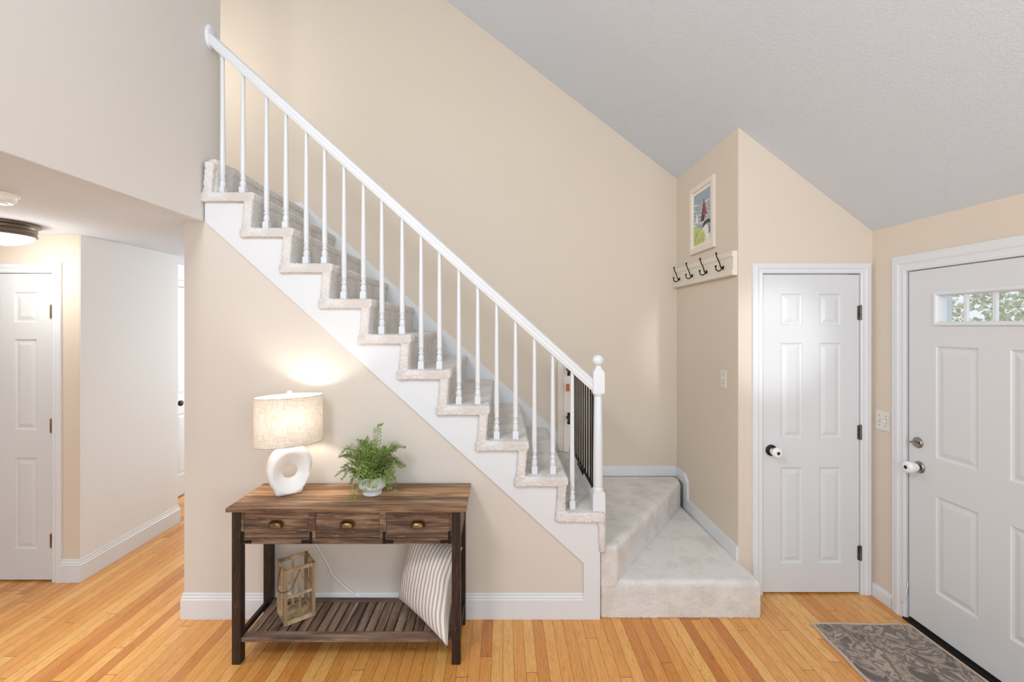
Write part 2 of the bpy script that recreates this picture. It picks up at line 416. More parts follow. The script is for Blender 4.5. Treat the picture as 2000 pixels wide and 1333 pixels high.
# ================================================================== SETTING
F = 889.0
WY = 2.658            # wall under the stairs
LX = -1.74            # upper left wall
BY = 3.916            # wall behind the stairs
HX = 1.498            # wall with the hooks
CY = 2.896            # closet wall
EX = 2.352            # entry wall
HZ = 2.315            # hall ceiling
SL = 0.775
def cz(x): return 2.97 - SL*(x-HX)
RX = -1.9; RZ = cz(RX)
def lz(x): return RZ - SL*(RX-x)
YB = -1.5             # the room runs on behind the camera to here
XL = -5.6

bm = BB(); box(bm, XL, EX, YB, 6.4, -0.06, 0.0)
o = struct(obj('floor', bm, 'floor'), 'honey oak strip floor running through hall and entry', 'floor')

bm = BB(); prism(bm, [(EX+0.15, cz(EX+0.15)), (RX, RZ), (XL, lz(XL)), (XL, lz(XL)+0.15), (RX, RZ+0.15), (EX+0.15, cz(EX+0.15)+0.15)], 'y', YB, BY+0.1)
struct(obj('ceiling', bm, 'ceiling'), 'sloping textured white ceiling above the stairs', 'ceiling')
# floor slab between the storeys (its underside is the hall ceiling)
bm = BB()
prism(bm, [(XL, YB), (LX-0.002, YB), (LX-0.002, WY), (-1.86, WY), (-1.86, 6.4), (XL, 6.4)], 'z', HZ, HZ+0.30)
struct(obj('ceiling_hall', bm, 'ceiling'), 'low textured white ceiling of the hall', 'ceiling')
# wall above the hall
bm = BB(); prism(bm, [(LX, HZ+0.002), (LX, cz(LX)), (RX+0.01, RZ), (RX+0.01, HZ+0.302), (LX-0.003, HZ+0.302), (LX-0.003, HZ+0.002)], 'y', YB, 2.803)
struct(obj('wall_upper_left', bm, 'upper'), 'pale upper wall above the hall opening', 'wall')
# stair back wall
bm = BB(); prism(bm, [(-1.80, 0), (HX+0.1, 0), (HX+0.1, cz(HX+0.1)), (RX, RZ), (XL, lz(XL)), (XL, HZ+0.3), (-1.80, HZ+0.3)], 'y', BY, BY+0.1)
struct(obj('wall_back', bm, 'cream'), 'tall cream wall behind the stairs', 'wall')
# hook wall + closet wall
bm = BB(); prism(bm, [(HX, 0), (HX+0.1, 0), (HX+0.1, cz(HX+0.1)), (HX, cz(HX))], 'y', CY+0.1, BY)
o = obj('wall_hooks', bm, 'cream'); struct(o, 'narrow cream wall carrying the coat hooks', 'wall')
DX0, DX1, DZ1 = 1.654, 2.267, 2.036
bm = BB()
prism(bm, [(HX, 0), (DX0-0.02, 0), (DX0-0.02, DZ1+0.02), (DX1+0.02, DZ1+0.02), (DX1+0.02, 0), (EX, 0), (EX, cz(EX)), (HX, cz(HX))], 'y', CY, CY+0.1)
struct(obj('wall_closet', bm, 'cream'), 'cream wall around the closet door', 'wall')
# entry wall with door opening
EY0, EY1, EZ1 = 2.640, 1.722, 2.025
bm = BB()
T = EX+0.14
prism(bm, [(CY+0.1, 0), (EY0+0.02, 0), (EY0+0.02, EZ1+0.02), (EY1-0.02, EZ1+0.02), (EY1-0.02, 0), (YB, 0), (YB, cz(EX)), (CY+0.1, cz(EX))], 'x', EX, T)
struct(obj('wall_right', bm, 'cream'), 'cream wall around the entry door', 'wall')
# wall under the stairs
SLs = 0.9027
def sb(x): return 2.3136 - SLs*(x+1.731)      # lower edge of the stair skirt
bm = BB(); prism(bm, [(-1.86, 0), (0.475, 0), (0.475, sb(0.475)+0.05), (-1.731, 2.315), (-1.86, 2.315)], 'y', WY, WY+0.1)
struct(obj('wall_under_stairs', bm, 'cream_lit'), 'wall under the stair skirt behind the console table', 'wall')
bm = BB(); box(bm, -1.86, -1.80, WY+0.1, 6.4, 0, HZ)
struct(obj('wall_hall_right', bm, 'hallwhite'), 'right wall of the hall', 'wall')
# hall walls
QX = -2.82; QY = 3.037; QY2 = 3.95; RXD = -3.217
HD1 = -3.00; HD0 = -3.613
bm = BB(); prism(bm, [(XL, 0), (HD0-0.02, 0), (HD0-0.02, 2.075), (HD1+0.02, 2.075), (HD1+0.02, 0), (QX-0.004, 0), (QX-0.004, HZ), (XL, HZ)], 'y', QY, QY+0.1)
struct(obj('wall_hall_front', bm, 'cream'), 'cream wall around the hall closet door', 'wall')
bm = BB(); prism(bm, [(QX, QY+0.002), (QX, QY2), (RXD+0.001, QY2), (RXD+0.001, QY2-0.1), (QX-0.1, QY2-0.1), (QX-0.1, QY+0.101), (QX-0.004, QY+0.101), (QX-0.004, QY+0.002)], 'z', 0, HZ)
struct(obj('wall_hall_left', bm, 'hallwhite'), 'bright white wall leading into the hall', 'wall')
FD0, FD1 = 4.40, 5.22
bm = BB(); prism(bm, [(QY2-0.1, 0), (FD0-0.02, 0), (FD0-0.02, 2.10), (FD1+0.02, 2.10), (FD1+0.02, 0), (6.4, 0), (6.4, HZ), (QY2-0.1, HZ)], 'x', RXD-0.1, RXD)
struct(obj('wall_hall_far', bm, 'hallwhite'), 'far white hall wall with a door', 'wall')
bm = BB(); box(bm, RXD-0.1, -1.80, 6.3, 6.4, 0, HZ)
struct(obj('wall_hall_end', bm, 'hallwhite'), 'end wall of the hall', 'wall')
bm = BB(); box(bm, XL-0.1, XL, YB, 3.2, 0, HZ+0.3)
struct(obj('wall_left', bm, 'cream_lit'), 'left wall of the adjoining room', 'wall')
# closet box behind the doors (dark backing through the gaps)
# ---- baseboards
def base_prof(h, t=0.014):
    return [(0, 0), (t, 0), (t, h*0.76), (t*0.72, h*0.79), (t*0.72, h*0.86), (t*0.45, h*0.90), (t*0.45, h*0.97), (t*0.3, h), (0, h)]
def baseboard(name, path, h, t=0.014, z0=0, label=None):
    bm = BB(); loft_path(bm, path, [(u, z+z0) for u, z in base_prof(h, t)])
    return struct(obj(name, bm, 'trim'), label, 'baseboard')
baseboard('baseboard_stairs', [(-1.86, 3.2), (-1.86, WY), (0.470, WY)], 0.147, label='white moulded baseboard under the stairs')
baseboard('baseboard_hall', [(-2.944, QY), (QX, QY), (QX, QY2), (RXD+0.02, QY2)], 0.150, label='tall white baseboard at the hall corner')
baseboard('baseboard_right', [(EX, CY-0.002), (EX, 2.742)], 0.082, label='short white baseboard beside the entry door')

# ---- casings (door trims)
CP = [(0.0, 0.0), (0.0, 0.010), (0.008, 0.014), (0.018, 0.012), (0.028, 0.013), (0.034, 0.018), (0.046, 0.018), (0.052, 0.015), (0.060, 0.016), (0.065, 0.012), (0.065, 0.0)]
def casing(name, x0, x1, z1, w=0.065, label=None, parent=None):
    """front plane y=0 facing -y, local"""
    bm = BB(); rings = []
    for u, v in CP:
        u = u*w/0.065
        rings.append([bm.verts.new(p) for p in ((x0-u, -v, 0), (x0-u, -v, z1+u), (x1+u, -v, z1+u), (x1+u, -v, 0))])
    for A, B in zip(rings, rings[1:]):
        for i in range(3): bm.faces.new((A[i], A[i+1], B[i+1], B[i]))
    # bottom caps
    bm.faces.new([r[0] for r in rings]); bm.faces.new([r[3] for r in rings][::-1])
    return obj(name, bm, 'trim', parent)
def jamb(bm, x0, x1, z1, d, t=0.02):
    box(bm, x0-t, x0, 0, d, 0, z1); box(bm, x1, x1+t, 0, d, 0, z1); box(bm, x0-t, x1+t, 0, d, z1, z1+t)
def place(o, loc, rz):
    o.location = loc; o.rotation_euler = (0, 0, rz); return o

def slab(name, w, h, t, panels, holes=(), parent=None, z0=0.012, mat='door'):
    """door leaf, front at y=0 facing -y, x 0..w, moulded raised panels"""
    bm = BB()
    xs = sorted({0, w} | {p[0] for p in panels} | {p[1] for p in panels} | {p[0] for p in holes} | {p[1] for p in holes})
    zs = sorted({z0, h} | {p[2] for p in panels} | {p[3] for p in panels} | {p[2] for p in holes} | {p[3] for p in holes})
    V = {}
    def v(x, y, z):
        k = (round(x, 5), round(y, 5), round(z, 5))
        if k not in V: V[k] = bm.verts.new(k)
        return V[k]
    inside = lambda x, z, L: any(a < x < b and c < z < d for a, b, c, d in L)
    for i in range(len(xs)-1):
        for j in range(len(zs)-1):
            mx, mz = (xs[i]+xs[i+1])/2, (zs[j]+zs[j+1])/2
            q = (xs[i], xs[i+1], zs[j], zs[j+1])
            if not inside(mx, mz, holes):
                bm.faces.new([v(a, t, b) for a, b in ((q[0], q[2]), (q[0], q[3]), (q[1], q[3]), (q[1], q[2]))])
                if not inside(mx, mz, panels):
                    bm.faces.new([v(a, 0, b) for a, b in ((q[0], q[2]), (q[1], q[2]), (q[1], q[3]), (q[0], q[3]))])
    for a, b in zip(xs, xs[1:]):
        for z in (z0, h): bm.faces.new([v(a, 0, z), v(b, 0, z), v(b, t, z), v(a, t, z)])
    for a, b in zip(zs, zs[1:]):
        for x in (0, w): bm.faces.new([v(x, 0, a), v(x, 0, b), v(x, t, b), v(x, t, a)])
    for (a, b, c, d) in holes:
        for p, q in (((a, c), (b, c)), ((b, c), (b, d)), ((b, d), (a, d)), ((a, d), (a, c))):
            bm.faces.new([v(p[0], 0, p[1]), v(q[0], 0, q[1]), v(q[0], t, q[1]), v(p[0], t, p[1])])
    for (a, b, c, d) in panels:
        R = [(0, 0), (0.004, 0.006), (0.012, 0.009), (0.016, 0.009), (0.040, 0.0025), (0.042, 0.0025)]
        prev = None
        for ins, dep in R:
            ring = [v(a+ins, dep, c+ins), v(b-ins, dep, c+ins), v(b-ins, dep, d-ins), v(a+ins, dep, d-ins)]
            if prev:
                for i in range(4): bm.faces.new((prev[i], prev[(i+1) % 4], ring[(i+1) % 4], ring[i]))
            prev = ring
        bm.faces.new(prev)
    return obj(name, bm, mat, parent)
def hinge(parent, x, z, mat, y=-0.006):
    bm = BB()
    lathe(bm, [(0.006, -0.046), (0.0075, -0.045), (0.0075, -0.016), (0.0068, -0.015), (0.0075, -0.014), (0.0075, 0.014), (0.0068, 0.015), (0.0075, 0.016), (0.0075, 0.045), (0.004, 0.050)], (x, y-0.002, z), 12)
    box(bm, x-0.016, x+0.014, y+0.001, y+0.0045, z-0.044, z+0.044)
    return obj('hinge', bm, mat, parent)
PZ = [(1.730, 1.932), (1.012, 1.618), (0.216, 0.826)]

# door_1: closet at the right
d1 = struct(empty('door_1', (DX0, CY, 0)), 'narrow white six panel closet door with knob cover', 'door')
PW = [(0.114, 0.254), (0.360, 0.500)]
slab('door_leaf', DX1-DX0, DZ1-0.004, 0.035, [(a, b, c-0.02, d-0.02) for a, b in PW for c, d in PZ], parent=d1)
for z in (1.79, 1.03, 0.263): tag(hinge(d1, DX1-DX0+0.004, z, 'hinge_dark'), 'aged metal hinge')
kx, kz = 1510.5/1, 0
KX = (1508.5-982)/308.5 - DX0; KZ = CAMH-(881-636)/308.5
bm = BB(); lathe(bm, [(0.035, 0.0), (0.035, -0.006), (0.030, -0.010), (0.013, -0.012), (0.012, -0.035)], (KX, 0, KZ), 28, 'y')
tag(obj('door_knob', bm, 'black', d1, angle=0.6), 'black round knob rose')
kc = None
def knob_cover(parent, x, z, r=0.026, dark=True, y0=-0.020):
    bm = BB(); lathe(bm, [(r*0.72, y0), (r*0.80, y0-0.006), (r*0.92, y0-0.022), (r*1.06, y0-0.038), (r*1.10, y0-0.046), (r*1.04, y0-0.054), (r*0.85, y0-0.059), (r*0.55, y0-0.060)], (x, 0, z), 28, 'y')
    c = obj('knob_cover', bm, 'plastic', parent, angle=0.7); tag(c, 'white childproof knob cover')
    bm = BB(); lathe(bm, [(r*0.34, y0-0.0605), (r*0.34, y0-0.0615)], (x, 0, z), 20, 'y')
    if dark:
        # side opening: a dark oval on the upper side of the cover
        ring = []
        a0 = math.radians(112)
        cv = None
        vs = []
        for i in range(20):
            t = 2*PI*i/20; yy = y0-0.026+0.011*math.cos(t); aa = a0+0.42*math.sin(t)
            rr = r*(0.80+(0.020-0.011*math.cos(t))*6.7)*1.03+0.0016
            vs.append(bm.verts.new((x+rr*math.cos(aa), yy, z+rr*math.sin(aa))))
        bm.faces.new(vs)
    tag(obj('cover_opening', bm, 'hole', c), 'dark opening')
    return c
knob_cover(d1, KX, KZ, 0.029)
c = casing('trim_1', DX0-0.004, DX1+0.004, DZ1+0.004); place(c, (0, CY, 0), 0); struct(c, 'white moulded trim around the closet door', 'door trim')
bm = BB(); jamb(bm, DX0-0.004, DX1+0.004, DZ1+0.004, 0.1, 0.016); box(bm, DX0, DX1, 0.037, 0.05, 0, DZ1)
o = obj('jamb', bm, 'trim', c)

# door_2: entry door (front faces -x). local x runs towards -Y world: rotate so local -y -> world -x
d2 = struct(empty('door_2', (EX, EY0, 0), -PI/2), 'white entry door with a strip of four small panes', 'door')
w2 = EY0-EY1
EP = []
for a, b in ((0.168, 0.388), (w2-0.388, w2-0.168)):
    EP += [(a, b, 0.255, 0.782), (a, b, 0.988, 1.597)]
lite = (0.182, w2-0.182, 1.728, 1.872)
slab('door_leaf', w2-0.003, EZ1-0.006, 0.044, EP, [lite], parent=d2, z0=0.030)
lf_ = bpy.data.objects['door_leaf.001']
for v_ in lf_.data.vertices:
    if v_.co.x < 0.001: v_.co.x = 0.006
bm = BB(); box(bm, 0.0005, 0.0060, 0.006, 0.040, 0.03, EZ1-0.006); tag(obj('gap_shade', bm, 'bracket', d2), 'dark strip standing in for shade in the door gap')  # dark filler strip, puts the shade of the door gap into colour
# lite frame
bm = BB()
def rect_frame(bm, x0, x1, z0, z1, prof):
    rings = [[bm.verts.new(p) for p in ((x0+u, v, z0+u), (x1-u, v, z0+u), (x1-u, v, z1-u), (x0+u, v, z1-u))] for u, v in prof]
    for A, B in zip(rings, rings[1:]):
        for i in range(4): bm.faces.new((A[i], A[(i+1) % 4], B[(i+1) % 4], B[i]))
rect_frame(bm, lite[0]-0.020, lite[1]+0.020, lite[2]-0.018, lite[3]+0.018, [(0, 0), (0, -0.010), (0.006, -0.012), (0.014, -0.010), (0.018, -0.004), (0.0212, 0.004), (0.0212, 0.0442)])
lf = obj('window_frame', bm, 'trim', d2)
for i in (1, 2, 3):
    x = lite[0] + (lite[1]-lite[0])*i/4
    bm = BB(); box(bm, x-0.008, x+0.008, 0.004, 0.018, lite[2], lite[3]); obj('muntin', bm, 'trim', lf)
bm = BB(); bm.faces.new([bm.verts.new(p) for p in ((lite[0], 0.022, lite[2]), (lite[1], 0.022, lite[2]), (lite[1], 0.022, lite[3]), (lite[0], 0.022, lite[3]))])
me_ = bpy.data.meshes.new('glass_pane'); bm.to_mesh(me_); bm.free(); tag(link('glass_pane', me_, 'glass', d2), 'clear glass')
s_ = 811/2.352
def ex_px(px, py, X=EX):
    s = (px-982)/X; return EY0 - F/s, CAMH-(py-636)/s
kx, kz = ex_px(1794, 913, 2.345)
bm = BB(); lathe(bm, [(0.033, 0.0), (0.033, -0.005), (0.029, -0.010), (0.014, -0.012), (0.013, -0.03)], (kx, 0, kz), 28, 'y')
tag(obj('door_knob', bm, 'nickel', d2, angle=0.6), 'brushed nickel knob rose')
knob_cover(d2, kx, kz, 0.030, False)
dx_, dz_ = ex_px(1791, 865, 2.345)
bm = BB(); lathe(bm, [(0.031, 0.0), (0.031, -0.004), (0.026, -0.012), (0.010, -0.014)], (dx_, 0, dz_), 28, 'y')
db = obj('deadbolt', bm, 'nickel', d2, angle=0.6); tag(db, 'nickel deadbolt rose')
bm = BB(); lathe(bm, [(0.007, -0.012), (0.007, -0.022)], (dx_, 0, dz_), 12, 'y'); box(bm, dx_-0.020, dx_+0.020, -0.032, -0.020, dz_-0.005, dz_+0.005)
obj('thumb_turn', bm, 'nickel', db, bevel=0.002)
bm = BB(); box(bm, 0.0, w2, 0.006, 0.042, 0.002, 0.030); tag(obj('door_sweep', bm, 'dark', d2), 'black door sweep')
c = casing('trim_2', 0.0, w2, EZ1+0.0, 0.092); place(c, (EX, EY0+0.006, 0), -PI/2); struct(c, 'white moulded trim around the entry door', 'door trim')
bm = BB(); jamb(bm, 0.0, w2+0.006, EZ1, 0.14, 0.016); obj('jamb', bm, 'trim', c)
bm = BB(); tube(bm, spline([(-0.018, -0.019, 0.085), (-0.008, -0.022, 0.10), (0.001, -0.020, 0.125), (0.006, -0.012, 0.16), (0.007, -0.003, 0.215)], 6), 0.0035, 6)
tag(obj('weatherstrip', bm, 'trim', c), 'loose end of weatherstrip')
bm = BB(); box(bm, EX-0.02, EX+0.14, EY1-0.016, EY0+0.016, 0.0, 0.012); struct(obj('trim_3', bm, 'dark'), 'dark threshold under the entry door', 'threshold')

# door_3: hall closet
d3 = struct(empty('door_3', (HD0, QY, 0)), 'white panelled closet door in the hall, left edge of the photo', 'door')
slab('door_leaf', HD1-HD0-0.003, 2.055, 0.035, [(a-0.004, b, c, d) for a, b in ((0.117, 0.260), (0.357, 0.504)) for c, d in PZ], parent=d3)
for z in (1.80, 1.04, 0.275): tag(hinge(d3, HD1-HD0-0.002, z, 'hinge'), 'brass hinge')
c = casing('trim_4', HD0, HD1, 2.062, 0.062); place(c, (0, QY, 0), 0); struct(c, 'white moulded trim around the hall closet door', 'door trim')
bm = BB(); jamb(bm, HD0, HD1, 2.060, 0.1, 0.016); box(bm, HD0, HD1, 0.037, 0.05, 0, 2.06); obj('jamb', bm, 'trim', c)
# door_4: far hall door, faces +x
d4 = struct(empty('door_4', (RXD, FD0, 0), PI/2), 'white panelled door at the far end of the hall', 'door')
slab('door_leaf', FD1-FD0, 2.09, 0.035, [(a, b, c, d) for a, b in ((0.10, 0.36), (0.46, 0.72)) for c, d in PZ], parent=d4)
bm = BB(); lathe(bm, [(0.030, 0.0), (0.030, -0.006), (0.011, -0.010), (0.011, -0.030), (0.024, -0.040), (0.029, -0.052), (0.026, -0.064), (0.012, -0.070)], (0.07, 0, 0.945), 24, 'y')
tag(obj('door_knob', bm, 'black', d4, angle=0.6), 'black round knob')
c = casing('trim_5', 0, FD1-FD0, 2.096, 0.062); place(c, (RXD, FD0, 0), PI/2); struct(c, 'white trim around the far hall door', 'door trim')
bm = BB(); jamb(bm, 0, FD1-FD0, 2.096, 0.1, 0.016); box(bm, 0, FD1-FD0, 0.037, 0.05, 0, 2.09); obj('jamb', bm, 'trim', c)

# ================================================================== STAIRS
R_ = 0.206
def zk(k): return 0.0095 + R_*k
RUN = 0.2264
def xn(k): return 0.378 - RUN*(k-4)
stairs = tag(empty('staircase', (0.5, 2.7, 0)), 'carpeted staircase with white skirt climbing to the left, winding at the foot', 'staircase')
def child(o, p):
    o.parent = p; o.matrix_parent_inverse = p.matrix_world.inverted(); return o
bpy.context.view_layer.update()
tex = bpy.data.textures.new('pile', 'CLOUDS'); tex.noise_scale = 0.009; tex.noise_depth = 1
def plush(o, voxel=0.006, smooth=8, amp=0.012):
    m = o.modifiers.new('r', 'REMESH'); m.mode = 'VOXEL'; m.voxel_size = voxel
    m = o.modifiers.new('s', 'SMOOTH'); m.iterations = smooth; m.factor = 0.6
    m = o.modifiers.new('d', 'DISPLACE'); m.texture = tex; m.strength = amp; m.mid_level = 0.5
    bake(o)
CF = 2.622   # front face of the carpet edge
# one tread (k=4 as the pattern) with the riser above it
def tread_mesh(k):
    bm = BB()
    n, nx = xn(k), xn(k+1)
    prism(bm, [(nx-0.072, zk(k)-0.057), (n-0.012, zk(k)-0.057), (n, zk(k)-0.045), (n, zk(k)-0.012), (n-0.012, zk(k)), (nx-0.072, zk(k))], 'y', CF, BY-0.018)
    box(bm, nx-0.084, nx-0.05, CF-0.003, CF+0.06, zk(k)-0.058, zk(k)-0.006)
    prism(bm, [(nx-0.076, zk(k)-0.03), (nx-0.026, zk(k)-0.03), (nx-0.008, zk(k+1)-0.03), (nx-0.062, zk(k+1)-0.03)], 'y', CF+0.001, BY-0.018)
    return bm
first = None
for k in range(4, 13):
    if first is None:
        o = obj('carpeted_tread', tread_mesh(4), 'carpet'); plush(o); first = o
    else:
        o = first.copy(); COL.objects.link(o); o.location = (-(k-4)*RUN, 0, (k-4)*R_)
        if k == 12:   # the last one has only the riser up to the landing, same outline
            pass
    o.parent = stairs; o.matrix_parent_inverse = stairs.matrix_world.inverted()
# top landing edge
bm = BB(); prism(bm, [(-1.95, zk(13)-0.05), (xn(13)+0.0, zk(13)-0.05), (xn(13)+0.0, zk(13)), (-1.95, zk(13))], 'y', 2.81, BY-0.018)
box(bm, xn(13)-0.06, xn(13)-0.008, CF+0.03, 2.83, zk(12)-0.02, zk(13)-0.004)
o = obj('carpeted_landing', bm, 'carpet'); plush(o, 0.008); child(o, stairs)
bm = BB(); box(bm, XL, -1.86, 2.81, BY, HZ+0.30, zk(13)-0.01)
struct(obj('floor_upstairs', bm, 'carpet'), 'carpeted floor of the upper hall', 'floor')
# tread 3 at the newel
N3 = 0.590
bm = BB()
nx = xn(4)
prism(bm, [(nx-0.072, zk(3)-0.057), (N3-0.012, zk(3)-0.057), (N3, zk(3)-0.045), (N3, zk(3)-0.012), (N3-0.012, zk(3)), (nx-0.072, zk(3))], 'y', CF, BY-0.018)
prism(bm, [(nx-0.070, zk(3)-0.03), (nx-0.018, zk(3)-0.03), (nx-0.008, zk(4)-0.03), (nx-0.062, zk(4)-0.03)], 'y', CF+0.001, BY-0.018)
prism(bm, [(0.562, zk(2)-0.03), (0.592, zk(2)-0.03), (0.590, zk(3)-0.02), (0.548, zk(3)-0.02)], 'y', CF+0.006, BY-0.018)
o = obj('carpeted_tread', bm, 'carpet'); plush(o); child(o, stairs)
# winder 2
def solid(bm_pts, z0, z1):
    bm = BB(); prism(bm, bm_pts, 'z', z0, z1)
    es = [e for e in bm.edges if all(v.co.z > z1-1e-5 for v in e.verts)]
    bmesh.ops.bevel(bm, geom=es, offset=0.026, segments=4, profile=0.5, affect='EDGES'); return bm
o = obj('carpeted_winder', solid([(0.57, 2.654), (0.668, 2.654), (1.462, 3.742), (1.462, 3.82), (1.478, BY-0.018), (0.57, BY-0.018)], zk(1)-0.04, zk(2)), 'carpet'); plush(o, 0.008, 5, 0.008); child(o, stairs)
# box step 1
o = obj('carpeted_step', solid([(0.572, 2.656), (1.509, 2.656), (1.509, CY-0.004), (1.482, CY-0.004), (1.482, BY-0.018), (0.572, BY-0.018)], 0.0, zk(1)), 'carpet'); plush(o, 0.008, 5, 0.008); child(o, stairs)
# skirt (stringer)
bm = BB()
pts = [(0.566, 0.0), (0.470, 0.0), (0.470, sb(0.470)), (-1.731, sb(-1.731)), (-1.731, zk(12)-0.045)]
for k in range(12, 3, -1):
    pts += [(xn(k)-0.045, zk(k)-0.045), (xn(k)-0.045, zk(k-1)-0.045)]
pts += [(0.55, zk(3)-0.045), (0.566, zk(3)-0.12)]
prism(bm, pts, 'y', 2.644, 2.700)
child(obj('stair_skirt', bm, 'trim', bevel=0.0015, seg=1), stairs)
# wall skirt at the back
bm = BB()
def sk(x): return 1.702 - 0.9005*(x+0.537)
prism(bm, [(-1.78, 2.60), (-1.78, 2.765), (-1.72, 2.765), (0.56, sk(0.56)), (0.595, zk(3)+0.055), (0.595, 0.30), (0.50, 0.30), (0.2, 0.55)], 'y', BY-0.016, BY)
child(obj('wall_skirt', bm, 'trim', bevel=0.002, seg=1), stairs)
# landing baseboards
baseboard('baseboard_back', [(0.595, BY), (HX, BY)], 0.082, z0=zk(2)-0.004, label='white baseboard behind the winder landing')
bm = BB()
prism(bm, [(CY, zk(1)-0.01), (3.740, zk(1)-0.01), (3.740, zk(2)-0.01), (BY, zk(2)-0.01), (BY, zk(2)+0.078), (3.735, zk(2)+0.078), (3.665, zk(2)+0.020), (3.665, zk(1)+0.083), (3.66, zk(1)+0.083), (CY, zk(1)+0.083)], 'x', HX-0.014, HX)
prism(bm, [(CY, zk(1)+0.083), (3.66, zk(1)+0.083), (3.66, zk(1)+0.090), (CY, zk(1)+0.090)], 'x', HX-0.006, HX)
struct(obj('baseboard_hooks', bm, 'trim', bevel=0.003), 'white baseboard stepping up under the hooks', 'baseboard')

# ------------------------------------------------------------------ railing
RY = 2.695
rail = tag(empty('stair_railing', (0.56, RY, zk(3))), 'white wooden stair railing with slim turned balusters and ball topped newel', 'railing')
bpy.context.view_layer.update()
sR = F/RY
def rb(X):    # underside of the handrail
    px = 982 + X*sR; y = 112 + 0.905*(px-436); return CAMH - (y-636)/sR
prof = [(-0.024, 0.0), (-0.026, 0.012), (-0.030, 0.020), (-0.030, 0.030), (-0.025, 0.038), (-0.030, 0.050), (-0.029, 0.062), (-0.018, 0.074), (0, 0.078),
        (0.018, 0.074), (0.029, 0.062), (0.030, 0.050), (0.025, 0.038), (0.030, 0.030), (0.030, 0.020), (0.026, 0.012), (0.024, 0.0)]
bm = BB()
A = [bm.verts.new((LX+0.018, RY+u, rb(LX+0.018)+v*1.04)) for u, v in prof]; B = [bm.verts.new((0.530, RY+u, rb(0.530)+v*1.04)) for u, v in prof]
for i in range(len(prof)): bm.faces.new((A[i], B[i], B[(i+1) % len(prof)], A[(i+1) % len(prof)]))
bm.faces.new(A); bm.faces.new(B[::-1])
child(obj('handrail', bm, 'trim', angle=0.7), rail)
bm = BB(); 
rz = rb(LX)+0.045
prof2 = [(1.0, LX+0.0005), (1.0, LX+0.010), (0.93, LX+0.016), (0.80, LX+0.020)]
rings = []
for r, x in prof2: rings.append([bm.verts.new((x, RY+0.005+0.046*r*math.cos(2*PI*i/32), rz+0.072*r*math.sin(2*PI*i/32))) for i in range(32)])
for A, B in zip(rings, rings[1:]):
    for i in range(32): bm.faces.new((A[i], A[(i+1) % 32], B[(i+1) % 32], B[i]))
bm.faces.new(rings[0]); bm.faces.new(rings[-1])
child(obj('wall_rosette', bm, 'trim', angle=0.7), rail)
def baluster(X, zb):
    bm = BB(); top = rb(X)+0.004; h = top-zb
    box(bm, X-0.0165, X+0.0165, RY-0.0165, RY+0.0165, zb, zb+0.048)
    lathe(bm, [(0.0135, 0.048), (0.0155, 0.054), (0.0175, 0.064), (0.0165, 0.076), (0.0125, 0.086), (0.0120, 0.090), (0.0160, 0.094), (0.0160, 0.100), (0.0130, 0.104),
               (0.0115, 0.110), (0.0140, 0.120), (0.0142, 0.128), (0.0160, 0.131), (0.0160, 0.136), (0.0142, 0.140), (0.0150, 0.17), (0.0148, 0.25), (0.0100, h)], (X, RY, zb), 16)
    return child(obj('baluster', bm, 'trim', angle=0.6), rail)
bx = {3: (1118,), 4: (1044, 1080), 5: (970, 1007), 6: (896, 933), 7: (822, 858), 8: (745, 785), 9: (671, 709), 10: (597, 633), 11: (519, 557), 12: (433, 473)}
for k, xs in bx.items():
    for px in xs: baluster((px-982)/(F/(RY-0.01)), zk(k)-0.002)
# newel
NX, NY, hw = 0.562, 2.688, 0.033
newel = empty('newel_post', (NX, NY, zk(2))); 
bm = BB()
s1 = 0.036
box(bm, NX-s1, NX+s1, NY-s1, NY+s1, zk(2)-0.005, 0.722)
prism(bm, [(NX-s1, 0.722), (NX+s1, 0.722), (NX+s1-0.006, 0.738), (NX-s1+0.006, 0.738)], 'y', NY-s1, NY+s1)
lathe(bm, [(0.030, 0.735), (0.032, 0.742), (0.0315, 0.750), (0.027, 0.757), (0.0285, 0.78), (0.0285, 0.90), (0.0235, 1.292), (0.0225, 1.294), (0.029, 1.300), (0.030, 1.306), (0.028, 1.312)], (NX, NY, 0), 28)
box(bm, NX-hw, NX+hw, NY-hw, NY+hw, 1.311, 1.436)
rings = []
for sz, z in ((hw-0.004, 1.436), (hw-0.006, 1.444), (hw-0.016, 1.456), (0.014, 1.466), (0.0135, 1.472)):
    rings.append([bm.verts.new((NX+sz*a, NY+sz*b, z)) for a, b in ((-1, -1), (1, -1), (1, 1), (-1, 1))])
for A, B in zip(rings, rings[1:]):
    for i in range(4): bm.faces.new((A[i], A[(i+1) % 4], B[(i+1) % 4], B[i]))
bm.faces.new(rings[-1])
COL.objects.unlink(newel); bpy.data.objects.remove(newel)
nw = child(obj('newel_post', bm, 'trim', angle=0.6), rail)
bm = BB(); bmesh.ops.create_uvsphere(bm, u_segments=28, v_segments=18, radius=0.0345, matrix=Matrix.Translation((NX, NY, 1.503)))
fb = obj('ball_finial', bm, 'trim', smooth=True)
fb.parent = nw; bpy.context.view_layer.update(); fb.matrix_parent_inverse = nw.matrix_world.inverted()

